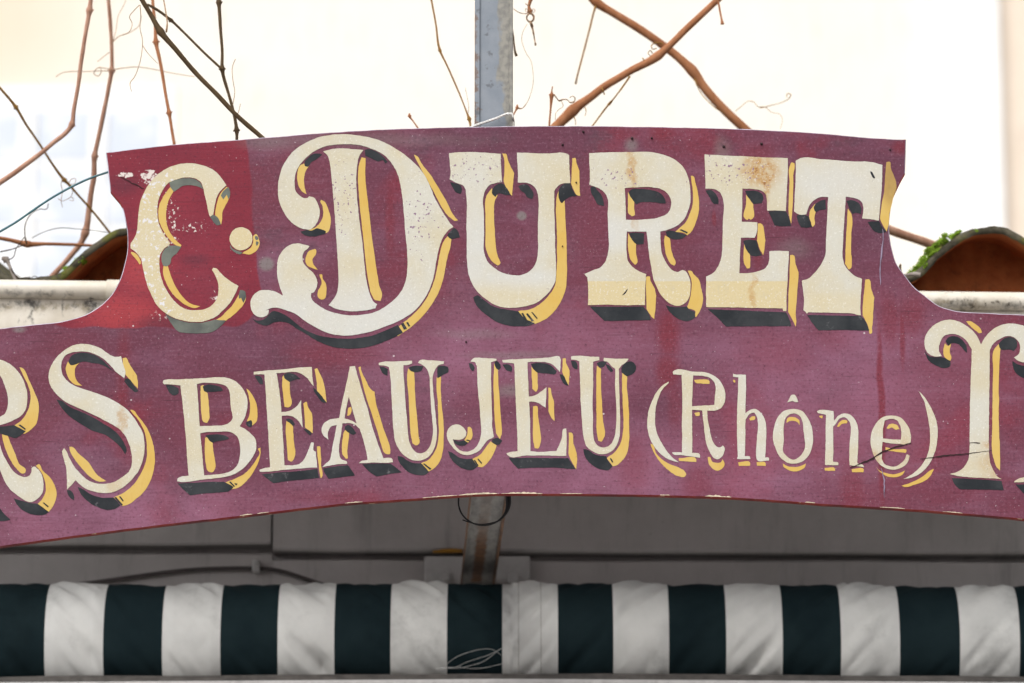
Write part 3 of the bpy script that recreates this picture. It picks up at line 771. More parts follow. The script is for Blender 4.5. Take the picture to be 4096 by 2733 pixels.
L("cream letter U just before the bracket", 1800, 1400,
  ["1265,70c 1300,62 1450,70 1560,75c 1560,108c 1495,125c 1498,300 1492,500 1495,700 1495,850 1510,950 1550,1005 1600,1022 1660,1005 1700,960 1725,880 1735,780 1740,600 1728,400 1728,200c 1690,170 1650,125 1605,112 1610,85c 1750,92 1868,92c 1850,120 1800,160 1765,200c 1770,400 1775,600 1778,750 1775,880 1750,980 1700,1050 1640,1085 1570,1090 1490,1060 1430,1010 1400,930 1385,800 1370,600 1362,400 1352,120c 1310,105 1268,100c"],
  ["1535,165c 1580,200c 1580,400 1590,560 1595,700 1600,940 1580,960 1550,950c 1535,850 1532,600 1530,350",
   "1800,240c 1855,275c 1850,400 1865,550 1873,750 1872,950 1850,1080 1800,1160 1720,1215 1700,1215c 1640,1130c 1720,1070 1780,980 1810,850 1810,650 1800,400"],
  ["1530,140c 1580,118 1640,130c 1600,180 1575,185",
   "1625,145c 1660,160 1700,225 1680,230c 1650,195",
   "1790,190c 1830,140 1900,120 1945,180 1930,230 1850,275c 1800,235",
   "1395,1035c 1440,1045 1500,1085 1560,1105 1635,1110c 1650,1150 1700,1215c 1660,1255 1600,1255 1510,1220 1440,1160 1400,1080",
   "1265,115c 1310,120 1335,170 1330,205c 1290,190"],
  hatch=["1672,1135c 1685,1130c 1708,1170c 1695,1180c"])
L("cream opening bracket with one yellow stroke", 2500, 1400,
  ["455,330c 400,365 340,430 280,540 245,640 232,740 238,830 265,940 320,1030 400,1110 470,1150 560,1175c 500,1130 440,1060 380,970 340,880 318,800 312,700 325,590 350,500 400,400 455,345c"],
  ["265,980c 290,990 320,1070 380,1140 450,1185 560,1230 620,1265 640,1300 620,1325 560,1320 500,1290 420,1230 350,1150 300,1070"])
L("small cream capital R inside the brackets", 2500, 1400,
  ["500,230c 520,215 700,225 860,240 930,270 990,320 1035,400 1050,480 1040,550 1000,610 940,635 860,635c 865,720 885,830 910,930 945,1000 975,1020 1000,1015 1020,998c 1040,1020 1035,1070 1010,1120 965,1145 930,1130 890,1070 850,980 835,880 820,750 808,635c 700,625c 705,1065c 700,1075c 780,1090 785,1130c 700,1115 600,1100 500,1085 495,1070c 590,1070 598,1070c 595,800 600,550 592,262c 505,258c",
   "712,268c 800,270 870,285 920,320 945,370 940,480 935,575c 860,580 700,590c 705,430"],
  ["725,315c 800,308 885,330 885,355c 800,350 730,335", "725,660c 780,655 780,685 740,692c", "560,1132c 745,1145 745,1170c 565,1160c",
   "865,1120c 890,1120 910,1165 960,1180 1000,1175 1020,1145c 1040,1190 1020,1240 970,1262 920,1245 880,1200"])
L("small cream letter h inside the brackets", 2500, 1400,
  ["1130,248c 1150,255 1220,258 1265,262c 1265,450 1258,660c 1310,625 1370,620 1420,660 1460,720 1475,800 1475,950 1465,1125c 1505,1130 1508,1155c 1380,1150 1372,1130c 1370,1050 1380,900 1390,780 1380,700 1350,655 1310,665 1260,730c 1258,950 1252,1112c 1305,1118 1310,1140c 1230,1142 1170,1135 1180,1112c 1172,900 1175,600 1185,290c 1130,280c"],
  ["1132,312c 1152,315 1150,340 1135,335c", "1298,715c 1330,695 1362,695 1360,720 1310,738c", "1183,1175c 1305,1175 1308,1210c 1190,1213c", "1375,1175c 1470,1180 1472,1213c 1380,1210c"])
L("small cream letter o under a circumflex", 2500, 1400,
  ["1760,620 1850,640 1910,710 1950,800 1965,900 1960,1000 1930,1090 1880,1150 1790,1187 1700,1180 1620,1120 1570,1020 1545,920 1555,820 1590,720 1660,640",
   "1755,665 1820,685 1855,750 1868,850 1868,1060 1830,1110 1760,1148 1700,1120 1655,1070 1660,950 1662,780 1700,690",
   "+1697,550c 1733,478c 1748,467 1768,468 1784,480c 1812,545c 1782,547 1750,534"],
  ["1690,765c 1700,715 1760,702 1820,735 1825,785c 1800,755 1750,740 1710,750c", "1650,1190c 1700,1215 1770,1225 1830,1215 1895,1185c 1880,1225 1820,1262 1750,1270 1690,1245 1655,1215"])
L("small cream letter n inside the brackets", 3200, 1400,
  ["175,640c 210,628 350,640c 355,740c 400,690 460,665 530,680 580,740 605,820 610,950 605,1060 600,1185c 660,1205 670,1225c 600,1215 520,1205c 515,1100 520,950 530,820 510,740 470,705 420,715 360,790 348,800c 348,1000 345,1172c 400,1180 400,1205c 300,1205 262,1200 262,1180c 268,950 270,680c 190,660c"],
  ["200,690c 235,690 230,718 205,705c", "385,800c 420,750 460,732 498,745 490,768c 440,775 400,805", "258,1235c 365,1240 368,1265c 260,1262c", "540,1245c 668,1250 665,1280c 545,1278c"])
L("small cream letter e crossed by a crack", 3200, 1400,
  ["960,685 1050,705 1110,770 1150,850 1160,920 1150,980 1110,990c 1050,985 950,975 862,962c 858,1050 855,1140c 880,1190 930,1215 990,1220 1050,1190 1100,1140 1120,1095 1148,1110c 1130,1170 1080,1220 1010,1250 930,1250 850,1210 790,1140 755,1060 738,960 745,880 775,800 830,730 890,695",
   "885,740c 950,720 1010,735 1045,790 1060,860 1055,940c 960,935 865,925c 868,830"],
  ["905,820c 930,780 970,772 1020,795 1040,830c 1000,835 960,812 915,825", "895,1015c 960,1035 1115,1060 1105,1078c 980,1060 895,1040", "790,1220c 830,1260 900,1290 980,1300 1050,1285 1097,1262c 1070,1305 1000,1330 920,1325 840,1280"])
L("cream closing bracket left of the curled T", 3200, 1400,
  ["1240,435c 1290,480 1350,570 1400,670 1430,760 1440,860 1430,980 1400,1100 1340,1210 1270,1280 1180,1330 1080,1350c 1170,1300 1250,1230 1320,1130 1355,1000 1360,870 1345,750 1320,620 1290,520"],
  ["1060,1420c 1110,1405 1200,1370 1300,1310 1370,1255 1398,1245c 1370,1310 1300,1370 1200,1410 1090,1433"])
L("cream capital T with two curled arms at the right border", 3296, 1200,
  ["1640,465c 1600,380 1540,310 1450,245 1370,212 1290,207 1200,235 1120,290 1070,360 1050,430 1060,510 1090,560 1150,590 1235,588c 1205,540 1205,480 1230,410 1270,370 1340,357 1420,375 1490,430 1545,520c 1540,700 1530,950 1525,1250 1522,1500 1519,1583 1499,1693 1449,1763 1389,1798 1314,1818c 1389,1838 1599,1858 1859,1873c 1819,1853 1779,1793 1739,1703 1727,1593 1725,1400 1728,1000 1732,700 1735,520c 1780,450 1850,400 1920,378 1980,390 2030,430 2050,490 2040,560 1985,605c 2040,640 2100,655 2180,640 2230,580 2240,480 2210,380 2150,300 2050,260 1930,247 1830,270 1740,330 1680,400"],
  ["1485,225c 1520,220 1590,260 1640,310 1650,340 1620,348c 1560,300", "1265,455c 1300,480 1328,458c 1315,530 1330,620 1320,637c 1270,610 1248,520",
   "1825,460c 1845,510c 1838,600 1830,800 1828,1100 1830,1400 1840,1588 1840,1788c 1809,1753 1769,1643 1754,1523 1758,1400 1762,1000 1768,700 1770,540"],
  ["1270,430c 1300,395 1370,380 1440,415 1490,490 1495,555c 1460,520 1410,465 1330,455 1300,478c", "1050,530c 1090,580 1150,598 1240,600 1320,640c 1320,690 1260,712 1180,690 1090,630",
   "1825,460c 1870,410 1950,390 2010,420 2015,490 1985,535c 1950,520 1845,510", "1970,640c 2020,670 2100,690 2200,680c 2200,800 2100,820 2010,770 1975,700",
   "1334,1863c 1499,1868 1649,1878 1859,1893c 1879,1988c 1699,1983 1419,1978c 1369,1933"])
L("cream foot of the next letter cut by the right border", 3296, 1200,
  ["1990,1895c 2060,1860 2150,1845 2260,1840c 2260,1905c 2100,1905 1990,1910c"], [], ["2003,1930c 2100,1930 2240,1935c 2260,2030c 2090,2025c"])

sign = empty("shop_sign", SIGN)
tag(sign, "maroon painted wooden shop sign with cream and yellow hand lettering", "shop sign")


def painted(name, polys, off, mat, parent):
    """flat paint lying `off` metres in front of the board"""
    V, F = [], []
    for grp in polys:
        vs, tris = fill(grp)
        o = len(V)
        V += [at(x, y, -off) - SIGN for x, y in vs]
        F += [tuple(i + o for i in t) for t in tris]
    ob = mesh_obj(name, V, F, mat, parent)
    # all faces towards the street
    me = ob.data
    flip = [p.index for p in me.polygons if p.normal.y > 0]
    for i in flip:
        me.polygons[i].flip()
    return ob


def ragged(poly, step=8.0, amp=1.15):
    """brush edge: resampled outline that wavers by about a pixel"""
    out = []
    n = len(poly)
    for i in range(n):
        a, b = poly[i], poly[(i + 1) % n]
        k = max(1, int(math.dist(a, b) / step))
        for j in range(k):
            x, y = a[0] + (b[0] - a[0]) * j / k, a[1] + (b[1] - a[1]) * j / k
            w = mnoise.noise_vector(Vector((x / 9, y / 9, 1.7))) * amp + mnoise.noise_vector(Vector((x / 45, y / 45, 4.2))) * amp
            out.append((x + w.x, y + w.y))
    return out


def outline(s, ox, oy, dx, dy, n=5):
    return ragged(clean(catmull(parse(s, ox, oy, KT, dx, dy), True, n)))


for (label, ox, oy, cream, yellow, black, dx, dy, hatch) in LET:
    groups = []
    for s in cream:
        o = outline(s.lstrip('+'), ox, oy, dx, dy)
        if groups and not s.startswith('+'):
            groups[-1].append(o)
        else:
            groups.append([o])
    lt = painted("painted_letter", groups, 0.00055, M_CREAM, sign)
    lt["label"] = label
    for s in yellow:
        painted("yellow_stroke", [[outline(s, ox, oy, dx, dy)]], 0.00025, M_YEL, lt)
    for s in black:
        painted("black_stroke", [[outline(s, ox, oy, dx, dy)]], 0.0004, M_BLK, lt)
    for s in hatch:
        painted("black_stroke", [[outline(s, ox, oy, dx, dy, 3)]], 0.0007, M_BLK, lt)

# ------------------------------------------------------------------ the board itself
SIL = "424,610c 560,593 706,577 951,559 1000,555 1268,533 1535,517 1800,509 2100,504 2560,506 2968,516 3300,534 3474,550 3625,558c 3621,695c 3589,753 3568,810 3558,875 3558,933 3570,1001 3589,1059 3615,1095 3661,1152 3700,1183 3755,1223 3812,1241 3870,1248 3985,1254 4096,1259 4400,1290 4900,1360c 4900,2180c 4500,2118 4096,2079 3709,2046 3292,2019 2934,1994 2696,1986 2194,1979 1955,1980 1598,2003 1400,2016 1013,2061 655,2102 298,2147 0,2189 -400,2255 -900,2345c -900,1460c -400,1375 0,1314 128,1299 255,1284 332,1263 388,1233 439,1187 474,1131 495,1069 508,1008 510,957 505,906 495,855 480,814 459,789 441,768c 434,702"
raw = clean(catmull(parse(SIL, 0, 0, 1), True, 9))
N = len(raw)
pts = [at(x, y, 0) - SIGN for x, y in raw]
area = sum(pts[i].x * pts[(i + 1) % N].z - pts[(i + 1) % N].x * pts[i].z for i in range(N))
sgn = 1 if area > 0 else -1


def inset(d):
    out = []
    for i in range(N):
        a, b, c = pts[i - 1], pts[i], pts[(i + 1) % N]
        t = (c - a).normalized()
        nrm = Vector((-t.z, 0, t.x)) * sgn
        j = mnoise.noise(Vector((b.x * 60, 0, b.z * 60))) * 0.0004
        out.append(b + nrm * (d + j))
    return out


TH = 0.010
rings = [[p + Vector((0, 0, 0)) for p in inset(0.0011)],
         [p + Vector((0, 0.0010, 0)) for p in inset(0.0)],
         [p + Vector((0, TH, 0)) for p in inset(0.0)]]
V = [p for r in rings for p in r]
F, MI = [], []
tri = tessellate_polygon([[Vector((p.x, p.z, 0)) for p in rings[0]]])
for t in tri:
    F.append(tuple(t)); MI.append(0)
tri = tessellate_polygon([[Vector((p.x, p.z, 0)) for p in rings[2]]])
for t in tri:
    F.append(tuple(i + 2 * N for i in reversed(t))); MI.append(0)
for k in range(2):
    for i in range(N):
        j = (i + 1) % N
        F.append((k * N + i, k * N + j, (k + 1) * N + j, (k + 1) * N + i))
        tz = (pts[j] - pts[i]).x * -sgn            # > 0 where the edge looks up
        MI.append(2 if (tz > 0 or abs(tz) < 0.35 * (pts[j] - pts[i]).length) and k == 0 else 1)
board = mesh_obj("sign_board", V, F, None, sign, mats=[M_BOARD, M_EDGE, flat("bare_arris_highlight", (0.40, 0.35, 0.42), 0.6, 0.3, 0.35, 60)], mi=MI)  # bare arris with the sky's edge highlight painted in, upward and side edges only
import bmesh
bm = bmesh.new(); bm.from_mesh(board.data)
bmesh.ops.recalc_face_normals(bm, faces=bm.faces)
bm.to_mesh(board.data); bm.free()

# cracks, chips and nails
M_CRACK = flat("crack_dark", (0.03, 0.015, 0.015), 0.8, 0.2)
M_CHIP = flat("bare_primer", (0.55, 0.46, 0.34), 0.7, 0.3, 0.3, 120)
M_DRIP = flat("lilac_drip", (0.21, 0.165, 0.235), 0.6, 0.3, 0.3, 60)
M_NAIL = flat("nail_iron", (0.03, 0.012, 0.014), 0.6, 0.4)


def ribbon(pts2, widths):
    Lf, R = [], []
    n = len(pts2)
    for i in range(n):
        a, b = pts2[max(i - 1, 0)], pts2[min(i + 1, n - 1)]
        d = math.dist(a, b)
        nx, ny = -(b[1] - a[1]) / d, (b[0] - a[0]) / d
        w = widths[i] / 2 * random.uniform(0.6, 1.4)
        Lf.append((pts2[i][0] + nx * w, pts2[i][1] + ny * w)); R.append((pts2[i][0] - nx * w, pts2[i][1] - ny * w))
    return Lf + R[::-1]


def rough_path(ctrl, step, amp):
    out = []
    for (a, b) in zip(ctrl[:-1], ctrl[1:]):
        n = max(2, int(math.dist(a, b) / step))
        for k in range(n):
            t = k / n
            out.append((a[0] + (b[0] - a[0]) * t + random.uniform(-amp, amp), a[1] + (b[1] - a[1]) * t + random.uniform(-amp, amp)))
    out.append(ctrl[-1])
    return out


for ctrl, w in [([(3400, 1873), (3480, 1840), (3533, 1807), (3590, 1787), (3645, 1772)], 5), ([(3680, 1836), (3790, 1822), (3900, 1812), (3968, 1802)], 4),
                ([(3880, 1771), (3920, 1773)], 3), ([(480, 707), (540, 738), (578, 756)], 3), ([(1860, 2030), (1865, 2030)], 1)][:4]:
    p = rough_path(ctrl, 12, 1.6)
    n = len(p)
    painted("crack", [[ribbon(p, [w * (0.35 + 0.9 * math.sin(math.pi * (i + 0.5) / n)) for i in range(n)])]], 0.0009, M_CRACK, sign)
for ctrl, w in [([(3531, 915), (3532, 960), (3527, 1010), (3520, 1060), (3522, 1140)], 4.5), ([(3525, 1872), (3537, 1920), (3537, 1990)], 4)]:
    p = rough_path(ctrl, 14, 1.2)
    n = len(p)
    painted("paint_drip", [[ribbon(p, [w * (0.3 + 0.8 * math.sin(math.pi * (i + 0.5) / n)) for i in range(n)])]], 0.0010, M_DRIP, sign)


def edge_v(u):
    """lower edge of the board at photo column u"""
    best = None
    for i in range(N):
        (x0, y0), (x1, y1) = raw[i], raw[(i + 1) % N]
        if (x0 - u) * (x1 - u) <= 0 and x0 != x1 and min(y0, y1) > 1900:
            return y0 + (y1 - y0) * (u - x0) / (x1 - x0)
    return 2000


for (u0, u1, hgt) in [(1380, 1450, 7), (1690, 1830, 6), (1835, 1990, 11), (2005, 2170, 10), (2240, 2330, 5), (2640, 2680, 6), (2820, 2905, 12), (2905, 2925, 8), (3220, 3260, 8), (3520, 3620, 9), (3770, 3850, 5), (960, 1010, 6), (1030, 1075, 8)]:
    n = max(5, int((u1 - u0) / 7))
    top, bot = [], []
    for i in range(n + 1):
        u = u0 + (u1 - u0) * i / n
        e = edge_v(u) - 3.5
        h = 0.62 * hgt * (0.25 + 0.75 * math.sin(math.pi * i / n)) * random.uniform(0.35, 1.15)
        top.append((u, e - h - 0.6)); bot.append((u, e))
    painted("paint_chip", [[top + bot[::-1]]], 0.0005, M_CHIP, sign)
for (u, v, r) in [(2333, 528, 5), (2528, 554, 6), (2607, 553, 4.5), (2895, 587, 6), (3046, 576, 6), (2250, 580, 5), (2305, 731, 3.5), (2250, 986, 3), (1864, 1368, 4), (3560, 600, 4)]:
    b = Bag()
    c = at(u, v, 0) - SIGN
    ring = lambda rr, yy: [c + Vector((math.cos(a) * rr, yy, math.sin(a) * rr)) for a in [k * math.pi / 5 for k in range(10)]]
    vv = ring(r * K, -0.0002) + ring(r * K * 0.7, -0.0012 - 0.0014) + [c + Vector((0, -0.0030, 0))]
    ff = [(i, (i + 1) % 10, 10 + (i + 1) % 10, 10 + i) for i in range(10)] + [(10 + i, 10 + (i + 1) % 10, 20) for i in range(10)]
    b.add(vv, ff)
    b.build("nail", M_NAIL, sign, smooth=True)
# ------------------------------------------------------------------ more materials
def mat_steel():
    t = NT("painted_steel")
    P = t.P
    a = t.noise(P, 30, 5, 0.6)
    c = t.mix(t.ramp(a, 0.3, 0.7), (0.160, 0.188, 0.225), (0.215, 0.240, 0.275))
    sep = t.node("ShaderNodeSeparateXYZ"); t.link(P, sep.inputs[0])
    w = t.math('ADD', sep.outputs[0], t.mul(t.math('SUBTRACT', t.noise(t.mapv(P, (1, 1, 0.6)), 28, 5, 0.65), 0.5), 0.055))
    c = t.mix(t.ramp(w, 0.006, 0.013, 0, 0.8), c, t.mix(t.ramp(t.noise(P, 110, 4), 0.35, 0.65), (0.16, 0.145, 0.12), (0.27, 0.25, 0.20)))
    w2 = t.math('ADD', t.mul(sep.outputs[0], -1.0), t.mul(t.math('SUBTRACT', t.noise(P, 35, 5, 0.7), 0.5), 0.05))
    c = t.mix(t.ramp(w2, 0.021, 0.026, 0, 0.9), c, (0.14, 0.085, 0.06))
    c = t.mix(t.ramp(t.noise(P, 75, 4, 0.6), 0.60, 0.70, 0, 0.75), c, (0.075, 0.082, 0.095))
    c = t.mix(t.ramp(t.noise(P, 160, 3, 0.6), 0.70, 0.76, 0, 0.8), c, (0.045, 0.05, 0.06))
    c = t.mix(t.ramp(t.noise(P, 120, 3, 0.6, 0.3), 0.73, 0.77, 0, 0.8), c, (0.5, 0.48, 0.44))
    t.bump(t.noise(P, 90, 5, 0.7), 0.4, 0.0008)
    return t.done(c, 0.5, 0.5)


def mat_strut(skew, ya_, yb_):
    t = NT("rust_streaked_steel")
    P = t.P
    sep0 = t.node("ShaderNodeSeparateXYZ"); t.link(P, sep0.inputs[0])
    xs_ = t.math('SUBTRACT', sep0.outputs[0], t.mul(t.math('SUBTRACT', sep0.outputs[1], ya_), skew / (yb_ - ya_)))
    cb_ = t.node("ShaderNodeCombineXYZ"); t.link(xs_, cb_.inputs[0]); t.link(sep0.outputs[1], cb_.inputs[1]); t.link(sep0.outputs[2], cb_.inputs[2])
    P = cb_.outputs[0]
    sep = t.node("ShaderNodeSeparateXYZ"); t.link(P, sep.inputs[0])
    n = t.noise(t.mapv(P, (30, 6, 6)), 3, 5, 0.65)
    base = t.mix(t.ramp(n, 0.3, 0.7), (0.19, 0.185, 0.18), (0.33, 0.32, 0.30))
    cen = t.math('ABSOLUTE', t.math('ADD', sep.outputs[0], 0.001))
    rust = t.ramp(t.math('ADD', t.math('ABSOLUTE', t.math('ADD', sep.outputs[0], 0.002)), t.mul(t.math('SUBTRACT', t.noise(P, 40, 4), 0.5), 0.008)), 0.005, 0.010, 1, 0)
    rust = t.mul(rust, t.ramp(sep.outputs[1], 0.35, 0.7, 0.2, 0.9))
    side = t.ramp(cen, 0.0215, 0.0235)
    c = t.mix(t.mx(rust, t.mul(side, 0.85)), base, t.mix(t.ramp(t.noise(P, 60, 4), 0.3, 0.7), (0.10, 0.04, 0.014), (0.21, 0.09, 0.03)))
    return t.done(c, 0.6, 0.4)


def mat_gutter(go):
    t = NT("dirty_white_gutter")
    P = t.P
    n = t.noise(P, 14, 6, 0.7)
    sep = t.node("ShaderNodeSeparateXYZ"); t.link(P, sep.inputs[0])
    c = t.mix(t.ramp(n, 0.3, 0.7), (0.58, 0.525, 0.43), (0.72, 0.675, 0.59))
    g = t.noise(t.mapv(P, (1, 1, 0.6), (1, 4, 2)), 38, 6, 0.75)
    grime = t.ramp(g, 0.60, 0.68, 0, 0.9)
    # drips and lichen gather on the lower side of the bead
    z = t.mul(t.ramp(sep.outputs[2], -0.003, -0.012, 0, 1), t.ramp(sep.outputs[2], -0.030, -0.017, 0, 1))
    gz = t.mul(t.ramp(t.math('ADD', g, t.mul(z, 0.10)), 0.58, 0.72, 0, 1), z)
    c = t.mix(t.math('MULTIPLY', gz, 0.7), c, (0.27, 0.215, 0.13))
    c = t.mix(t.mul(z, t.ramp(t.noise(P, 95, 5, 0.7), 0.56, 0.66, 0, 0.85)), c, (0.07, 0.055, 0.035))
    c = t.mix(t.mul(grime, t.ramp(t.noise(P, 9, 3), 0.5, 0.62)), c, (0.05, 0.045, 0.04))
    nn = t.node("ShaderNodeVectorMath", operation='SCALE')
    t.link(t.vmath('SUBTRACT', t.noise(P, 55, 5, 0.7, color=True), (0.5, 0.5, 0.5)), nn.inputs[0])
    nn.inputs["Scale"].default_value = 0.03
    Pg = t.vmath('ADD', P, nn.outputs[0])
    st = None
    for (u, v, ru, rv, w) in [(128, 1212, 26, 20, .95), (126, 1262, 9, 30, .8), (75, 1215, 20, 10, .6), (250, 1222, 4, 34, .7), (372, 1216, 34, 16, .95), (364, 1238, 12, 14, .9), (215, 1238, 3, 6, .9),
                              (290, 1222, 12, 6, .6), (10, 1225, 20, 12, .5), (70, 1280, 4, 12, .6), (285, 1180, 14, 10, .7), (60, 1175, 30, 10, .6), (180, 1182, 40, 8, .55), (3830, 1222, 40, 16, .7), (3880, 1212, 22, 14, .7), (4040, 1230, 40, 14, .6)]:
        pt = at(u, v, 0.42) - go
        e = t.mul(t.ell(Pg, (pt.x, pt.z), (ru * pg, rv * pg), 0.6), w)
        st = e if st is None else t.mx(st, e)
    st = t.mul(st, t.ramp(t.noise(P, 150, 4, 0.7), 0.35, 0.6, 0.25, 1))
    c = t.mix(st, c, (0.035, 0.03, 0.024))
    t.bump(t.noise(P, 60, 5, 0.7), 0.3, 0.001)
    return t.done(c, 0.45, 0.4)


def mat_tile(lichen):
    t = NT("lichen_tile_rim" if lichen else "terracotta_tile")
    P = t.P
    a = t.noise(P, 22, 6, 0.7)
    if lichen:
        c = t.mix(t.ramp(a, 0.3, 0.7), (0.030, 0.026, 0.016), (0.125, 0.112, 0.08))
        c = t.mix(t.ramp(t.noise(P, 60, 5, 0.7), 0.60, 0.70, 0, 0.7), c, (0.34, 0.33, 0.28))
        c = t.mix(t.ramp(t.noise(P, 45, 5, 0.7, 0.2), 0.58, 0.68, 0, 0.9), c, (0.055, 0.045, 0.03))
        c = t.mix(t.ramp(t.noise(P, 17, 4, 0.6), 0.50, 0.62, 0, 0.7), c, (0.15, 0.15, 0.03))
    else:
        c = t.mix(t.ramp(a, 0.3, 0.7), (0.34, 0.10, 0.035), (0.50, 0.17, 0.06))
        c = t.mix(t.ramp(t.noise(P, 50, 5, 0.7), 0.55, 0.7, 0, 0.6), c, (0.18, 0.07, 0.035))
    t.bump(t.noise(P, 70, 5, 0.7), 0.7, 0.003)
    return t.done(c, 0.9, 0.2)


def mat_wall(name, c0, c1, scale=9):
    t = NT(name)
    P = t.P
    c = t.mix(t.ramp(t.noise(P, scale, 6, 0.65), 0.3, 0.7), c0, c1)
    c = t.mix(t.ramp(t.noise(t.mapv(P, (6, 1, 0.7)), 5, 5, 0.7), 0.52, 0.75, 0, 0.5), c, tuple(x * 0.55 for x in c0))
    c = t.mix(t.ramp(t.noise(P, 120, 4, 0.7), 0.66, 0.74, 0, 0.5), c, tuple(x * 0.4 for x in c0))
    t.bump(t.noise(P, 90, 5, 0.6), 0.35, 0.002)
    return t.done(c, 0.8, 0.3)


def mat_cloth(name, c0, c1, dirt):
    t = NT(name)
    P = t.P
    c = t.mix(t.ramp(t.noise(P, 14, 5, 0.6), 0.3, 0.7), c0, c1)
    c = t.mix(t.mul(t.ramp(t.noise(t.mapv(P, (1, 1, 1), (4, 3, 8)), 9, 6, 0.7), 0.5, 0.75), dirt), c, tuple(x * 0.5 for x in c0))
    c = t.mix(t.mul(t.ramp(t.noise(t.mapv(P, (1, 1, 1), (7, 3, 1)), 60, 5, 0.75), 0.68, 0.76), dirt), c, tuple(x * 0.35 for x in c0))
    wv = t.noise(P, 700, 1, 0.5)
    t.bump(t.math('ADD', t.mul(wv, 0.4), t.noise(P, 60, 4)), 0.25, 0.001)
    return t.done(c, 0.85, 0.1)


def mat_bark(name, c0, c1, scale=45):
    t = NT(name)
    P = t.P
    n = t.noise(t.mapv(P, (1, 1, 0.35)), scale, 6, 0.7)
    c = t.mix(t.ramp(n, 0.3, 0.7), c0, c1)
    c = t.mix(t.ramp(t.noise(P, 150, 4, 0.7), 0.6, 0.72, 0, 0.7), c, tuple(x * 0.4 for x in c0))
    t.bump(n, 0.6, 0.002)
    return t.done(c, 0.75, 0.1)


M_STEEL = mat_steel()
M_TILE, M_RIM = mat_tile(False), mat_tile(True)
M_WALL = mat_wall("grey_facade_paint", (0.415, 0.395, 0.39), (0.495, 0.472, 0.468))
M_WHITE = mat_cloth("white_canvas", (0.60, 0.605, 0.59), (0.70, 0.705, 0.685), 0.6)
M_DARK = mat_cloth("dark_teal_canvas", (0.0070, 0.0165, 0.0205), (0.0115, 0.0235, 0.0275), 0.5)
M_RAIL = mat_wall("grey_metal_rail", (0.44, 0.435, 0.43), (0.52, 0.515, 0.51), 40)
M_CABLE = flat("dark_cable", (0.06, 0.05, 0.05), 0.6)
M_STRAP = flat("black_rubber_strap", (0.012, 0.012, 0.014), 0.5)
M_CORD = flat("white_cord", (0.72, 0.72, 0.70), 0.9, 0.2, 0.12, 300)
M_THREAD = flat("frayed_thread", (0.42, 0.42, 0.41), 0.9, 0.1, 0.2, 200)
M_WIRE = flat("blue_green_wire", (0.035, 0.12, 0.14), 0.4, 0.5, 0.3, 90)
M_MOSS = flat("moss", (0.19, 0.30, 0.03), 0.95, 0.1, 0.6, 130)
M_B_PALE = mat_bark("pale_cane_bark", (0.32, 0.165, 0.11), (0.50, 0.30, 0.215))
M_B_RED = mat_bark("reddish_cane_bark", (0.25, 0.095, 0.042), (0.40, 0.18, 0.09))
M_B_DARK = mat_bark("dark_cane_bark", (0.050, 0.031, 0.016), (0.10, 0.066, 0.034))
M_B_OCH = mat_bark("ochre_cane_bark", (0.20, 0.10, 0.022), (0.30, 0.165, 0.045))
M_STICK = mat_bark("grey_stick_bark", (0.15, 0.12, 0.10), (0.38, 0.34, 0.31))
M_TEND = flat("dry_tendril", (0.30, 0.19, 0.11), 0.8, 0.2, 0.3, 200)
M_TEND_D = flat("dark_tendril", (0.05, 0.035, 0.025), 0.8, 0.2, 0.3, 200)

# ------------------------------------------------------------------ ground
g = mesh_obj("ground", [(-60, -60, 0), (60, -60, 0), (60, 60, 0), (-60, 60, 0)], [(0, 1, 2, 3)], mat_wall("street_paving", (0.20, 0.19, 0.18), (0.27, 0.26, 0.245), 4))
tag(g, kind="structure")

# ------------------------------------------------------------------ the shop's own building
YW = 1.0                                     # face of the wall
YP = 0.955                                   # face of the boards fixed on it
bo = Vector((0, YW, 0))
shop = empty("shop_building", bo)
tag(shop, "grey shop front with white gutter and clay tile roof behind the maroon sign", "building")
eave_z = at(2048, 1300, 0.52).z
b = Bag(); b.box((-2.6, YW, 0), (2.6, YW + 0.25, eave_z - 0.004))
b.box((-2.6, 3.2, 0), (2.6, 3.45, eave_z - 0.004)); b.box((-2.6, YW + 0.25, 0), (-2.35, 3.2, eave_z - 0.004)); b.box((2.35, YW + 0.25, 0), (2.6, 3.2, eave_z - 0.004))
b.build("wall", M_WALL, shop, origin=bo)


def panel(u0, u1, va, vb, top, mat=M_WALL, y=YP, name="wall_panel"):
    """board on the wall: sloping lower edge from (u0,va) to (u1,vb)"""
    A, B_ = at(u0, va, y), at(u1, vb, y)
    n = 24
    v, f = [], []
    for i in range(n + 1):
        t = i / n
        p = A.lerp(B_, t)
        wz = mnoise.noise(Vector((p.x * 9, 3.3, 0))) * 0.0012
        r = 0.003
        v += [(p.x, y, top), (p.x, y, p.z + wz + r), (p.x, y + r, p.z + wz), (p.x, YW - 0.001, p.z + wz), (p.x, YW - 0.001, top)]
    for i in range(n):
        for k in range(4):
            f.append((i * 5 + k, i * 5 + k + 1, (i + 1) * 5 + k + 1, (i + 1) * 5 + k))
    f.append((0, 4, 3, 2, 1)); f.append(tuple(n * 5 + k for k in range(5)))
    return mesh_obj(name, [Vector(q) - bo for q in v], f, mat, shop)


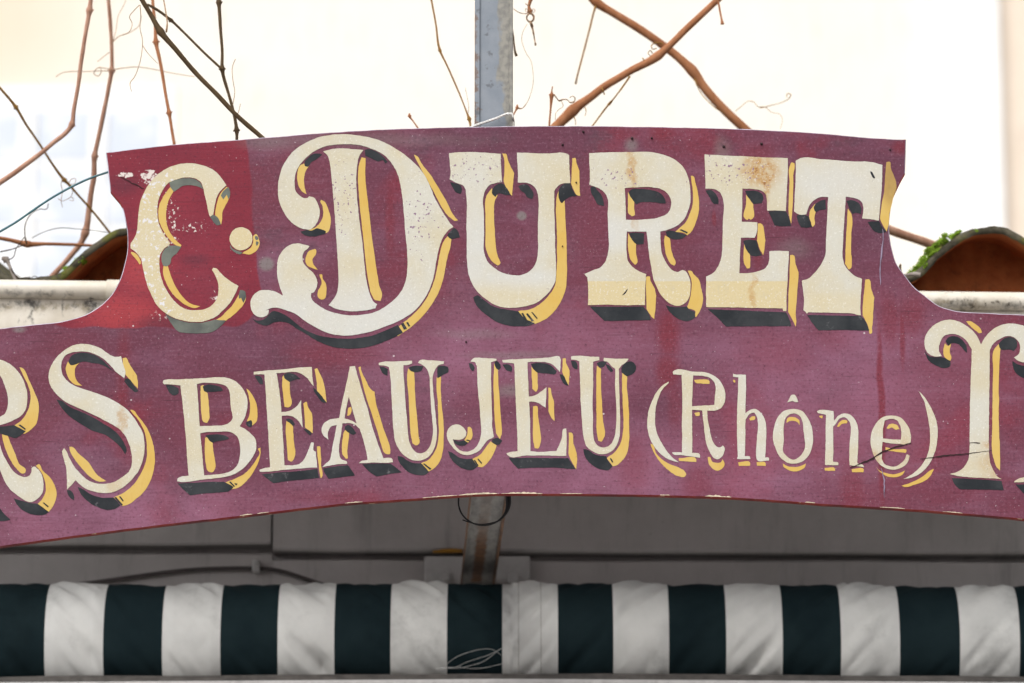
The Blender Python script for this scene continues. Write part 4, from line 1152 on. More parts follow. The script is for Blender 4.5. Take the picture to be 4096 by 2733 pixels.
ptop = eave_z - 0.03
panel(-2600, 1083, 2190, 2176, ptop)
panel(1091, 6700, 2199, 2222, ptop, y=0.947)
for (ua, ub, va, vb, vc) in ((-2600, 1088, 2222, 2214, 2700), (1088.5, 6700, 2238, 2258, 2700)):
    a0, a1 = at(ua, va, 0.966), at(ub, vb, 0.966)
    n, v, f = 40, [], []
    zl_ = at(2048, vc, 0.966).z
    for i in range(n + 1):
        p = a0.lerp(a1, i / n)
        wz = mnoise.noise(Vector((p.x * 5, 8.8, 0))) * 0.003
        v += [(p.x, 0.966, zl_), (p.x, 0.966, p.z + wz - 0.002), (p.x, 0.968, p.z + wz), (p.x, YW - 0.0015, p.z + wz), (p.x, YW - 0.0015, zl_)]
    for i in range(n):
        for k in range(4):
            f.append((i * 5 + k, (i + 1) * 5 + k, (i + 1) * 5 + k + 1, i * 5 + k + 1))
    f.append((0, 1, 2, 3, 4)); f.append(tuple(n * 5 + 4 - k for k in range(5)))
    mesh_obj("wall_panel", [Vector(q) - bo for q in v], f, M_WALL, shop)
# soffit boards between wall and gutter
b = Bag(); b.box((-2.6, 0.50, eave_z), (2.6, 0.74, eave_z + 0.018)); b.build("soffit_board", M_WALL, shop, origin=bo)
b = Bag(); b.box((-2.6, 0.745, eave_z), (2.6, YW + 0.25, eave_z + 0.018)); b.build("soffit_board", M_WALL, shop, origin=bo)
# roof deck
SL = math.tan(math.radians(10.0))
rz = at(2048, 1165, 0.55).z
b = Bag()
x0, x1, ya, yb = -2.6, 2.6, 0.52, 3.5
v = [(x0, ya, eave_z + 0.02), (x1, ya, eave_z + 0.02), (x1, yb, eave_z + 0.02), (x0, yb, eave_z + 0.02),
     (x0, ya, rz - 0.03), (x1, ya, rz - 0.03), (x1, yb, rz - 0.03 + (yb - ya) * SL), (x0, yb, rz - 0.03 + (yb - ya) * SL)]
b.add(v, [(0, 3, 2, 1), (4, 5, 6, 7), (0, 1, 5, 4), (1, 2, 6, 5), (2, 3, 7, 6), (3, 0, 4, 7)])
roof = b.build("roof", M_TILE, shop, origin=bo)

# gutter: front bead, trough, joint sleeve
YG = 0.42
gl, gr = at(-2300, 1084, YG), at(6400, 1204, YG)
gl0, gr0 = at(0, 1120, YG), at(4096, 1171, YG)
gd = (gr0 - gl0) / (gr0.x - gl0.x)
pg = px(YG, 1150)
BR = 37 * pg


def gpt(x):
    return gl0 + gd * (x - gl0.x)


go = gpt(0) - Vector((0, 0, BR))
M_GUT = mat_gutter(go)
gut = empty("gutter", go - bo); gut.parent = shop
bag = Bag()
xs = [-2.6 + 5.2 * i / 90 for i in range(91)]
bag.tube([gpt(x) - Vector((0, 0, BR)) - go for x in xs], BR, 20)
bead = bag.build("gutter_bead", M_GUT, gut, smooth=True)
v, f = [], []
prof = [(0.004, 0.0), (0.0045, -0.012), (0.0052, -0.03), (0.006, -0.055), (0.010, -0.068), (0.020, -0.076), (0.04, -0.080), (0.08, -0.080), (0.105, -0.074), (0.118, -0.06), (0.122, 0.02)]
for x in xs:
    c = gpt(x) - Vector((0, 0, BR * 1.75)) - go
    dz = 0.003 * mnoise.noise(Vector((x * 4, 1, 5)))
    for k, (yy, zz) in enumerate(prof):
        v.append(c + Vector((0, yy + 0.0015 * mnoise.noise(Vector((x * 6, zz * 20, 3))), zz + (dz if k > 3 and k < 9 else 0))))
q = len(prof)
for i in range(len(xs) - 1):
    for k in range(q - 1):
        f.append((i * q + k, i * q + k + 1, (i + 1) * q + k + 1, (i + 1) * q + k))
mesh_obj("gutter_trough", v, f, M_GUT, gut, smooth=True)
bag = Bag()
xa = at(428, 1120, YG).x
bag.tube([gpt(xa + d) - Vector((0, 0, BR)) - go for d in (0, 0.0005, 0.05, 0.0505)], [BR * 1.0, BR * 1.14, BR * 1.14, BR], 20)
bag.build("gutter_joint", M_GUT, gut, smooth=True)

# clay tiles: covers and pans along the eave
YT = 0.47
PT = px(YT, 1150)
SP_ = 855 * PT
cx0 = at(3965, 1100, YT).x


WAVE = [(0, 215), (40, 212), (70, 205), (115, 184), (165, 150), (222, 106), (268, 56), (300, 26), (335, 9), (380, 1), (428, 0)]


def wave(d):
    d = abs(d)
    for (a, za), (b_, zb_) in zip(WAVE[:-1], WAVE[1:]):
        if d <= b_:
            t = (d - a) / (b_ - a)
            return za + (zb_ - za) * t
    return 0


zb = at(3965, 1112, YT).z


def wave_tile(cx, dz, seed):
    """interlocking wavy tile with its crest at cx, open end towards the street"""
    n, m = 48, 6
    v, f, mi = [], [], []
    R = n + 1
    S = R * (m + 1)
    for layer in (0, 1):
        for j in range(m + 1):
            t = j / m
            yy = 0.42 * t
            for i in range(n + 1):
                d = -427.2 + 854.4 * i / n
                z = wave(d)
                if layer == 1:                      # underside, thickness measured square to the wave
                    sl = (wave(d + 6) - wave(d - 6)) / 12
                    z -= 30 * math.sqrt(1 + sl * sl)
                w = 7 * mnoise.noise(Vector((d / 90, layer * 0.6, seed * 3.1))) if j == 0 else 0
                w += 3.5 * mnoise.noise(Vector((d / 22, layer * 0.6, seed * 1.7))) if j == 0 else 0
                dy = 0.004 * mnoise.noise(Vector((d / 60, 7.7, seed))) if j == 0 else 0
                v.append(Vector((cx + d * PT, YT + yy + dy, zb + dz + (z + w) * PT + yy * SL)))
    for j in range(m):
        for i in range(n):
            f.append((j * R + i, j * R + i + 1, (j + 1) * R + i + 1, (j + 1) * R + i)); mi.append(1)
            f.append((S + j * R + i, S + (j + 1) * R + i, S + (j + 1) * R + i + 1, S + j * R + i + 1)); mi.append(0)
    for i in range(n):
        f.append((i, S + i, S + i + 1, i + 1)); mi.append(1)
        o = m * R
        f.append((o + i, o + i + 1, S + o + i + 1, S + o + i)); mi.append(1)
    for e in (0, n):
        for j in range(m):
            f.append((j * R + e, (j + 1) * R + e, S + (j + 1) * R + e, S + j * R + e)); mi.append(1)
    first = mesh_obj("roof_tile", [p - bo for p in v], f, None, roof, True, [M_TILE, M_RIM], mi)
    for row in range(1, 7):                        # the rows further up the slope
        c = first.copy()
        COL.objects.link(c)
        c.location = (0.0004 * row, 0.385 * row, 0.385 * row * SL + 0.0035)
    # mortar bedding closing the hollow under the crest
    yy = 0.13
    v, f = [], []
    for i in range(n + 1):
        d = -300 + 600 * i / n
        g_ = 0.008 * mnoise.noise(Vector((d / 70, seed, 2)))
        v += [Vector((cx + d * PT, YT + yy + g_, zb + dz + (wave(d) - 12) * PT + yy * SL)), Vector((cx + d * PT, YT + yy - 0.02 + g_ * 2, zb + dz - 70 * PT + yy * SL))]
    for i in range(n):
        f.append((2 * i, 2 * i + 1, 2 * i + 3, 2 * i + 2))
    mesh_obj("mortar_bedding", [p - bo for p in v], f, M_TILE, roof, True)


for k in range(-6, 3):
    cx = cx0 + k * SP_
    if abs(cx) < 2.3:
        wave_tile(cx, 0.0 if k % 2 == 0 else 0.0006, k)

# moss cushions on the left flank of the covers
def moss(path, Y, width, count, seed):
    rnd = random.Random(seed)
    bag = Bag()
    P = [at(u, v, Y) for u, v in path]
    lumps = [(rnd.random() * (len(P) - 1), rnd.gauss(0, width * 0.3), rnd.gauss(0, width * 0.22), rnd.uniform(0, 0.03)) for _ in range(max(6, count // 60))]
    for i in range(count * 3):
        lt_, lx, lz, ly = rnd.choice(lumps)
        t = min(max(lt_ + rnd.gauss(0, 0.10), 0), len(P) - 1.001)
        k = min(int(t), len(P) - 2)
        p = P[k].lerp(P[k + 1], t - k)
        yo = max(0, ly + rnd.gauss(0, 0.003))
        p += Vector((lx + rnd.gauss(0, width * 0.16), yo, lz + rnd.gauss(0, width * 0.16) + yo * SL + 0.0005))
        s = 0.0016 * rnd.uniform(0.5, 1.3)
        d = Vector((rnd.gauss(-0.35, 0.5), rnd.gauss(-0.3, 0.5), rnd.uniform(0.3, 1))).normalized()
        a = d.orthogonal().normalized(); bq = d.cross(a)
        base = [p + (a * math.cos(x) + bq * math.sin(x)) * s * 0.5 for x in (0, 2.1, 4.2)]
        bag.add(base + [p + d * s * 1.3], [(0, 1, 3), (1, 2, 3), (2, 0, 3)])
    o = bag.build("moss", M_MOSS, shop, origin=bo)
    o["kind"] = "stuff"


moss([(3664, 1090), (3690, 1066), (3722, 1010), (3745, 985)], YT + 0.002, 0.0105, 1500, 1)
moss([(3745, 985), (3775, 968), (3800, 952)], YT + 0.006, 0.0100, 800, 7)
moss([(3805, 955), (3840, 928)], YT + 0.002, 0.0070, 420, 2)
moss([(3845, 945), (3880, 932), (3915, 922)], YT + 0.001, 0.0036, 420, 5)
moss([(232, 1102), (262, 1088), (290, 1066), (335, 1030)], YT + 0.001, 0.0085, 1300, 3)
moss([(3690, 1075), (3722, 1030), (3760, 995), (3800, 968), (3840, 945)], YT - 0.002, 0.0050, 700, 12)
moss([(240, 1100), (290, 1072), (345, 1030)], YT - 0.001, 0.0040, 300, 13)
moss([(3615, 1108), (3660, 1092)], YT + 0.002, 0.0040, 120, 9)

# ------------------------------------------------------------------ post, strut and wall plate carrying the sign
zs = at(1915, 2352, YW).z
po = Vector((at(1974, 1700, 0.06).x, 0.03, zs))
post = empty("steel_post", po)
tag(post, "blue grey steel post standing up behind the top of the sign", "post")
hw = 73.5 * px(0.03, 700)
ztop = at(1974, -420, 0.05).z
b = Bag(); b.bbox((-hw, 0.0, -0.02), (hw, 0.045, ztop - zs), 0.002)
b.bbox((-hw - 0.0012, -0.003, -0.018), (-hw + 0.0058, 0.0, ztop - zs - 0.001), 0.0008)
b.bbox((hw - 0.004, -0.0022, -0.018), (hw + 0.0012, 0.0, ztop - zs - 0.001), 0.0008)
b.build("upright", M_STEEL, post)
b = Bag()
sw = 0.0255
A, E = 0.05, YP - 0.012 - po.y
b.box((-sw, A, -0.002), (sw, E, 0.003))
b.box((-sw, A, -0.0065), (-sw + 0.0035, E, -0.0025)); b.box((sw - 0.0035, A, -0.0065), (sw, E, -0.0025))
sx = at(1912, 2300, YW).x - po.x
st = b.build("strut", mat_strut(sx, A, E), post)
for vtx in st.data.vertices:
    vtx.co.x += sx * (vtx.co.y - A) / (E - A)
pl0, pl1 = at(1699, 2232, YP) - po, at(2120, 2420, YP) - po
b = Bag(); b.bbox((pl0.x, YP - 0.014 - po.y, pl1.z), (pl1.x, YP - 0.001 - po.y, pl0.z), 0.0015)
plate = b.build("wall_plate", M_RAIL, post)
for (u, v) in [(1777, 2312), (2052, 2318)]:
    c = at(u, v, YP - 0.014) - po
    bag = Bag()
    bag.tube([c + Vector((0, 0.0, 0)), c + Vector((0, -0.003, 0))], 0.0125, 16)
    bag.tube([c + Vector((0, -0.003, 0)), c + Vector((0, -0.011, 0)), c + Vector((0, -0.012, 0))], [0.0085, 0.0085, 0.006], 6)
    bag.build("bolt", M_RAIL, post)
b = Bag()
p = [at(u, v, YP - 0.012) - po for u, v in [(1730, 2208), (1770, 2205), (1810, 2203), (1850, 2205)]]
b.tube(p, [0.002, 0.0032, 0.0034, 0.003], 8)
b.build("rusty_bead", flat("yellow_rust", (0.33, 0.17, 0.03), 0.8, 0.2), post, smooth=True)

# black strap hanging in a loop round the strut
so = at(1936, 2020, 0.12)
bag = Bag()
pts_, rd = [], []
for i in range(33):
    a = math.pi * (1 + i / 32)
    p = at(1934 + 100 * math.cos(a), 2010 - 92 * math.sin(a), 0.12)
    pts_.append(p - so)
    rd.append((3.4 + 8.0 * max(0, (i - 22) / 10) ** 1.2 + random.uniform(-.3, .3)) * px(0.12))
top1, top2 = at(1834, 1940, 0.12) - so, at(2032, 1940, 0.12) - so
bag.tube([top1] + pts_ + [top2], [rd[0]] + rd + [rd[-1]], 8)
p2 = [at(1850 + 155 * t, 2080 + 18 * math.sin(math.pi * t), 0.11) - so for t in [i / 10 for i in range(11)]]
bag.tube(p2, 2.6 * px(0.12), 6)
o = bag.build("strap", M_STRAP, None, smooth=True)
o.location = so
tag(o, "black strap looped round the strut under the lower edge of the sign", "strap")

# white cord tied round the post
co = at(1974, 500, 0.02)
bag = Bag()
path = [((1850, 530), False), ((1893, 506), False), ((1935, 491), False), ((1985, 474), False), ((2035, 456), False), ((2049, 458), False), ((2052, 470), False), ((2052, 520), False)]
sm = catmull([((p[0], p[1]), c) for p, c in path], False, 10)
rr = 5.2 * px(0.02, 500)
cen = [at(u, v, 0.0215) - co for u, v in sm]
cen[-12:] = [c + Vector((0.001, 0.012, 0)) for c in cen[-12:]]
for ph in (0, 2.094, 4.189):
    s_ = []
    L_ = 0
    for i, c in enumerate(cen):
        if i: L_ += (c - cen[i - 1]).length
        a = ph + L_ * 520
        s_.append(c + Vector((0, math.cos(a), math.sin(a))) * rr * 0.5)
    bag.tube(s_, rr * 0.58, 6)
o = bag.build("cord", M_CORD, None, smooth=True)
o.location = co
tag(o, "white twisted cord tied round the grey post just above the sign", "cord")

# ------------------------------------------------------------------ cable on the wall
ko = at(900, 2276, 0.956)
cab = empty("wall_cable", ko)
tag(cab, "thin cable arching along the grey wall above the left half of the awning", "cable")
cp = [(180, 2362), (286, 2342), (380, 2330), (477, 2316), (600, 2299), (715, 2285), (800, 2278), (893, 2275), (1013, 2275), (1090, 2279), (1140, 2290), (1191, 2306), (1240, 2323), (1300, 2342), (1380, 2362)]
sm = catmull([(p, False) for p in cp], False, 6)
bag = Bag(); bag.tube([at(u, v, 0.958) - ko for u, v in sm], 8.5 * px(0.958), 8)
bag.build("sheath", M_CABLE, cab, smooth=True)
c0 = at(1026, 2268, 0.962) - ko
b = Bag(); b.bbox((c0.x - 0.0055, -0.012, c0.z - 0.010), (c0.x + 0.0055, 0.0095, c0.z + 0.009), 0.0015)
b.build("clip", M_RAIL, cab)
b = Bag(); b.tube([Vector((c0.x + 0.001, -0.012, c0.z + 0.004)), Vector((c0.x + 0.001, -0.016, c0.z + 0.004))], [0.004, 0.003], 8)
b.build("clip_nail", M_RAIL, cab, smooth=True)

# ------------------------------------------------------------------ rolled awning
YA = 0.80
zt, zl = at(2048, 2341, YA).z, at(2048, 2700, YA).z
AR = (zt - zl) / 1.52
ao = Vector((0, YA, zt - AR))
awn = empty("rolled_awning", ao)
tag(awn, "rolled up awning of dark and white striped canvas along the bottom", "awning")
EDG = [-770, -530, -290, -55, 179, 414, 649, 882, 1111, 1337.5, 1562, 1788, 2009, 2232, 2453, 2676, 2904.5, 3130, 3363, 3598.5, 3838.6, 4078, 4320, 4560, 4800]
YF = YA - AR * 0.97


def roll(x, an, white, x0, x1):
    """point of the roll surface: angle an from the top, turning to the street"""
    e = min(x - x0, x1 - x) / (x1 - x0)
    puff = 0.0022 if white else 0.0
    bul = puff * min(1, e * 6)
    w = mnoise.noise(Vector((x * 7, an * 0.8, 1.5))) * 0.0018
    fold = 0
    if True:
        sg = 1 if x < 0 else -1
        q = (x * 34 - sg * an * 2.6)
        fold = 0.0060 * max(0, mnoise.noise(Vector((q, x * 8, 4.2))) + 0.05) - 0.0170 * max(0, mnoise.noise(Vector((q * 0.9 + 4, x * 5 + an * 0.3, 9.1))) - 0.10)
        c1 = mnoise.noise(Vector((q * 0.55 + 11, x * 6 - an * 0.25, 2.7)))
        c2 = mnoise.noise(Vector((x * 22 + an * 1.9 * sg, x * 4, 6.1)))
        fold -= 0.0030 * max(0, 0.24 - abs(c1)) / 0.24 * (0.35 + 0.65 * abs(math.cos(an)) ** 0.6)
        fold -= 0.0016 * max(0, 0.16 - abs(c2)) / 0.16 * max(0, mnoise.noise(Vector((x * 9, an, 3.3))) + 0.25)
        if not white: fold *= 0.45
        fold *= min(1, e * 5) * (0.6 + 0.8 * abs(math.cos(an)))
    r = AR + bul + w + fold
    dz = 0.0035 * mnoise.noise(Vector((x * 3.1, 0, 8))) - (0.004 if x > 0.35 else 0) * min(1, (x - 0.35) * 4)
    dz -= 0.003 * min(1, max(0, (-x - 0.45) * 4)) * (1 if an > 1.7 else 0)
    return Vector((x, -r * math.sin(an), r * math.cos(an) + dz))


for i in range(len(EDG) - 1):
    x0, x1 = at(EDG[i], 2520, YF).x, at(EDG[i + 1], 2520, YF).x
    white = (i % 2 == 0)
    n, m = 34, 110
    v, f = [], []
    for a in range(n + 1):
        x = x0 + (x1 - x0) * a / n
        for k in range(m):
            v.append(roll(x, 2 * math.pi * k / m, white, x0, x1))
    for a in range(n):
        for k in range(m):
            f.append((a * m + k, a * m + (k + 1) % m, (a + 1) * m + (k + 1) % m, (a + 1) * m + k))
    mesh_obj("canvas_stripe", v, f, M_WHITE if white else M_DARK, awn, True)
# stitched seam on the stripe right of the strut
sa, sb_ = at(2009, 2520, YF).x, at(2232, 2520, YF).x
M_SEAM = flat("seam_thread", (0.36, 0.35, 0.33), 0.9, 0.1)
for u in (2074, 2164):
    xx = at(u, 2500, YF).x
    bag = Bag()
    bag.tube([roll(xx, 0.15 + 2.5 * k / 90, True, sa, sb_) for k in range(91)], 0.00055, 5)
    bag.build("seam", M_SEAM, awn, smooth=True)
# rail the canvas rests on
ra = at(2048, 2690, YA - 0.85 * AR) - ao
rb = at(2048, 2716, YF - 0.02) - ao
v, f = [], []
xs = [-2.2 + 4.4 * i / 120 for i in range(121)]
prof = [(0.0, ra.z - 0.002), (-0.80 * AR, ra.z - 0.001), (-AR - 0.004, ra.z - 0.004), (-AR - 0.018, rb.z), (-AR - 0.020, rb.z - 0.004), (-AR - 0.020, rb.z - 0.05), (0.0, rb.z - 0.05)]
for x in xs:
    for k, (y, z) in enumerate(prof):
        wz = 0.0014 * mnoise.noise(Vector((x * 7, k * 0.3, 2))) if k < 3 else 0
        v.append((x, y, z + wz - 0.0045 * abs(x) / 0.65))
q = len(prof)
for i in range(120):
    for k in range(q):
        f.append((i * q + k, i * q + (k + 1) % q, (i + 1) * q + (k + 1) % q, (i + 1) * q + k))
mesh_obj("front_rail", v, f, None, awn, mats=[M_RAIL, mat_wall("dark_rail_top", (0.055, 0.05, 0.047), (0.10, 0.092, 0.086), 50)], mi=[1 if k < 3 else 0 for i in range(120) for k in range(q)])  # top faces of the rail darker than its front
# frayed threads
kq = 0.25532
for s in ["150,700 300,650 380,580 500,500 680,430 900,380 1050,385 1150,440 1220,490", "170,690 330,670 480,660 640,590 850,520 1000,470 1110,420 1240,350",
          "330,680 560,675 700,640 900,580 1050,480 1130,410 1220,360", "560,670 750,685 950,670 1080,640 1250,600", "150,690 300,685 420,670 560,655"]:
    sm = catmull(parse(s, 1700, 2500, kq), False, 6)
    bag = Bag()
    bag.tube([at(x, y, YF - 0.005 - 0.004 * math.sin(math.pi * i / len(sm))) - ao for i, (x, y) in enumerate(sm)], 0.95 * px(YF), 5)
    bag.build("loose_thread", M_THREAD, awn, smooth=True)

# ------------------------------------------------------------------ vine canes
def cane(name, label, path, Y, mat, kn=(), group="bare vine canes", tend=(), tmat=None, cat="vine", scale=1.0, tips=()):
    """path: 'u,v,r' triples in photo pixels; kn: indices of knotted nodes; Y: depth or (start, end)"""
    P = [tuple(map(float, s.split(','))) for s in path.split()]
    Y0, Y1 = Y if isinstance(Y, tuple) else (Y, Y)
    n = len(P)
    ctrl = [((p[0], p[1], p[2]), False) for p in P]
    sm = catmull(ctrl, False, 4)
    # resample to even steps
    L_ = [0]
    for a, c in zip(sm[:-1], sm[1:]):
        L_.append(L_[-1] + math.dist(a[:2], c[:2]))
    step = 3.5
    m = max(8, int(L_[-1] / step))
    pts_, rad = [], []
    kpos = [P[i][:2] for i in kn]
    j = 0
    rnd = random.Random(sum(map(ord, label)))
    ph = rnd.uniform(0, 99)
    ori = at(P[n // 2][0], P[n // 2][1], (Y0 + Y1) / 2)
    buds = []
    for i in range(m + 1):
        d = L_[-1] * i / m
        while j < len(L_) - 2 and L_[j + 1] < d: j += 1
        t = (d - L_[j]) / max(1e-6, L_[j + 1] - L_[j])
        u, v, r = [a + (c - a) * t for a, c in zip(sm[j], sm[j + 1])]
        y = Y0 + (Y1 - Y0) * i / m
        w = r
        for kx, ky in kpos:
            q = math.hypot(u - kx, v - ky)
            w += r * (0.55 if r < 9 else 0.38 if r < 13 else 0.16) * math.exp(-(q / (1.1 * r + 3)) ** 2)
        w *= 1 + 0.07 * mnoise.noise(Vector((d / (r * 4 + 6), ph, 0)))
        k_ = px(y, v)
        off = 0.14 * r * mnoise.noise(Vector((d / 90, ph, 5)))
        pts_.append(at(u + off, v + off * 0.4, y) - ori)
        rad.append(w * k_)
    bag = Bag()
    bag.tube(pts_, rad, 10)
    for kx, ky in kpos:                        # buds on the nodes
        i = min(range(m + 1), key=lambda q: (pts_[q] + ori - at(kx, ky, Y0 + (Y1 - Y0) * q / m)).length)
        dirv = (pts_[min(i + 2, m)] - pts_[max(i - 2, 0)]).normalized()
        for sgn_ in ((1, -1) if rnd.random() < 0.6 else (rnd.choice((1, -1)),)):
            sd_ = Vector((dirv.z, rnd.uniform(-.4, .4), -dirv.x)).normalized() * sgn_
            r0 = rad[i]
            if P[min(range(n), key=lambda z: math.hypot(P[z][0] - kx, P[z][1] - ky))][2] > 10.5: continue
            tip = pts_[i] + sd_ * r0 * rnd.uniform(1.2, 1.5) + dirv * r0 * rnd.uniform(-.6, .6)
            bag.tube([pts_[i] + sd_ * r0 * 0.5, pts_[i] + sd_ * r0 * 0.95, tip], [r0 * 0.5, r0 * 0.38, r0 * 0.06], 6)
    o = bag.build(name, mat, None, smooth=True)
    o.location = ori
    tag(o, label, cat, group)
    for s in tend:
        mt = tmat or M_TEND
        q = [tuple(map(float, w.split(','))) for w in s.split()]
        sm2 = catmull([((a, c), False) for a, c, _ in q], False, 6)
        rr_ = [q[min(len(q) - 1, int(i / 6))][2] for i in range(len(sm2))]
        bg_ = Bag()
        bg_.tube([at(u, v, Y0 + 0.012 * mnoise.noise(Vector((i * 0.12, ph, 1)))) - ori for i, (u, v) in enumerate(sm2)], [r * px(Y0, v) for r, (u, v) in zip(rr_, sm2)], 5)
        bg_.build("tendril", mt, o, smooth=True)
    return o


def loc(s, ox, oy, k):
    out = []
    for w in s.split():
        a = w.split(',')
        out.append("%f,%f,%s" % (ox + float(a[0]) * k, oy + float(a[1]) * k, a[2]))
    return " ".join(out)


k1, k2, k3, k4, k5 = 0.52606, 0.51020, 0.33476, 0.51064, 0.38263
A_ = lambda s: loc(s, 0, 0, k1)
B_ = lambda s: loc(s, 0, 600, k2)
C_ = lambda s: loc(s, 1600, 0, k3)
D_ = lambda s: loc(s, 2100, 0, k4)
E_ = lambda s: loc(s, 3400, 800, k5)
cane("vine_cane", "brown cane hanging at the upper left, sharply bent at a knot to the left border", A_("705,-200,8 690,0,8.5 680,80,9 650,260,8 620,450,8 590,680,8 560,850,8.5 545,950,9 520,990,9.5 400,1090,9 330,1150,9 200,1250,10 0,1390,10.5 -180,1510,11"), (0.30, 0.38), M_B_PALE, (2, 7))
cane("vine_cane", "long pale pinkish cane running down left of the sign to the clay tile", A_("815,-200,7.5 825,0,7.5 840,200,7.5 850,400,7.5 850,540,8 830,650,8.5 790,850,9 750,1050,9.5 720,1190,10 712,1350,11") + " " + B_("715,330,11 700,450,11.5 670,650,12.5 640,720,12 560,820,11 400,1000,11 330,1075,11"), (0.50, 0.66), M_B_PALE, (4, 8, 12),
     tend=[A_("850,530,2 800,520,1.8 740,520,1.8 715,560,1.8 745,580,1.8 770,540,1.6 760,510,1.6"), A_("860,530,2 930,520,1.8 1040,510,1.6 1180,530,1.6 1300,555,1.5 1480,585,1.3"), A_("850,330,2 900,280,1.8 980,250,1.6 1060,190,1.6 1075,120,1.6"), A_("845,540,2 780,540,1.6 640,545,1.6 540,545,1.6 470,555,1.5 425,585,1.5"), A_("830,400,1.6 790,430,1.4 740,470,1.3"), A_("855,330,1.4 880,240,1.3 900,120,1.3 950,20,1.2 970,-60,1.2")])
cane("vine_cane", "thin brown cane dropping straight behind the top left of the sign", A_("1150,-200,6.5 1160,0,6.5 1180,200,6.5 1185,320,7.5 1220,480,6.8 1250,660,6.5 1285,860,6.5 1300,950,6 1325,1095,6 1350,1240,6"), 0.33, M_B_RED, (3, 6))
cane("vine_cane", "thick dark cane slanting down to the top edge of the sign", A_("970,-200,9 1080,0,9.5 1150,120,10 1220,240,11.5 1330,370,10 1500,570,9.5 1650,720,9.5 1780,860,9.5 1990,1045,9.5 2160,1200,9.5"), 0.12, M_B_DARK, (3,),
     tend=[A_("1265,245,4 1272,180,3 1262,100,2.8 1245,0,2.8 1230,-80,2.8"), A_("1065,40,2 1070,120,1.6 1065,220,1.6 1082,300,1.6 1075,420,1.5 1050,520,1.5 1020,590,1.5 990,630,1.4 1000,700,1.3"), A_("1080,340,1.4 1120,400,1.2 1200,485,1.1"), A_("1060,40,1.8 1020,80,1.6 985,130,1.6 1005,180,1.4 985,240,1.3 930,270,1.2")], tmat=M_TEND)
cane("vine_cane", "slim olive brown cane branching right from the thick dark cane", A_("1120,35,5 1160,55,5.5 1300,155,5.5 1400,250,5 1550,400,5 1690,530,5"), 0.14, M_B_DARK, (2,))
cane("vine_cane", "knotted brown cane meeting the slim one near the upper left", A_("1655,-160,7 1665,20,7.5 1675,200,6.5 1690,400,6 1690,525,7 1740,720,6 1775,850,6 1790,920,6.5 1800,990,7 1802,1060,6 1808,1200,6"), 0.15, M_B_DARK, (1, 4, 8),
     tend=[A_("1770,800,1.6 1785,700,1.5 1770,600,1.5 1770,500,1.5 1790,450,1.5"), A_("1790,900,1.5 1815,850,1.3 1828,790,1.2")])
cane("vine_cane", "thin ochre cane crossing down from the left border to the left clay tile", A_("-120,540,5 0,670,5 120,815,6 200,950,5 310,1110,4.6 400,1250,4.8 490,1370,6 530,1410,5.5") + " " + B_("600,340,4.6 700,450,4.6 870,660,4.6 960,770,4.6"), (0.40, 0.58), M_B_OCH, (2, 6),
     tend=[B_("500,215,1.8 480,260,1.5 490,330,1.4 480,400,1.3 490,450,1.2"), B_("540,260,1.8 560,230,1.5 590,225,1.5 585,265,1.5 560,270,1.4"), B_("570,310,1.5 560,360,1.4 520,390,1.3 480,400,1.3 455,380,1.2"), B_("550,370,1.4 575,380,1.3 575,398,1.3 545,395,1.2")])
cane("vine_cane", "reddish brown cane lying level across the lower left towards the clay tile", B_("-160,670,9 0,692,8 100,712,9 210,738,11 350,737,7.5 560,742,6.5 760,752,5.5 900,760,5"), (0.48, 0.58), M_B_RED, (3,),
     tend=[B_("210,735,3.6 197,680,2.6 203,570,2.2 250,495,2 310,465,2 368,462,2 378,420,2"), B_("0,800,3 90,780,2.5 200,740,2"), B_("250,690,1.6 330,650,1.5 400,625,1.6 480,612,1.6 600,620,1.5 740,632,1.3 860,650,1.2")], tmat=M_TEND_D)
cane("vine_twig", "small broken grey twig stuck up at the gutter by the left border", B_("15,850,7 45,858,8 75,910,6.5 95,960,6 125,1030,6"), 0.44, M_STICK, (1,), group=None,
     tend=[B_("70,858,2.5 95,850,2.3 130,770,2 190,685,2"), B_("85,930,4 110,970,3.5 150,1010,3"), B_("250,1000,1.8 270,990,1.6 300,1000,1.6 330,996,1.6 335,1008,1.6")], tmat=M_TEND_D)
cane("vine_cane", "fine amber cane kinked at a knot just left of the grey post", C_("340,-200,3.6 375,0,3.8 430,300,3.6 475,600,4.4 560,780,3.6 680,1050,3.4 800,1350,3.6 825,1420,5 842,1510,4 860,1640,4"), 0.28, M_B_OCH, (3, 7),
     tend=[C_("820,1350,1.2 820,1250,1 800,1150,1 780,1050,0.9")])
cane("vine_twig", "tiny twig tip peeping over the sign left of the grey post", C_("112,1355,2.4 112,1385,4 150,1440,3 210,1525,3.2 260,1610,3.2"), 0.28, M_B_RED, (1,), group=None)
cane("vine_cane", "twisted hanging stem with a curled loop right of the grey post", C_("1590,-200,4.5 1560,0,5 1540,60,5 1552,140,6 1560,165,4"), 0.26, M_B_RED, (1, 3),
     tend=[C_("1552,160,3.5 1520,190,3.5 1515,230,3.5 1545,262,4 1585,250,4.5 1600,215,4.5 1580,170,4.5 1550,160,4 1545,120,3 1555,60,3 1575,0,3"), C_("1555,260,5 1570,290,6 1580,330,4 1600,430,2.8 1612,500,2.8 1617,525,4.5 1618,540,3"), C_("1360,110,1.8 1420,150,1.8 1500,165,1.8 1540,160,1.8"), C_("1560,60,2 1520,60,2 1500,45,2"), C_("1530,120,1.5 1500,105,1.3 1505,140,1.3 1545,150,1.3"), C_("1560,120,1.3 1605,110,1.2 1612,140,1.2 1570,150,1.2")])
cane("vine_twig", "dark twig end showing at the right edge of the grey post", C_("1330,300,3.5 1352,430,3.5 1365,560,3.8 1380,640,5 1392,668,6"), 0.26, M_B_DARK, (), group=None)
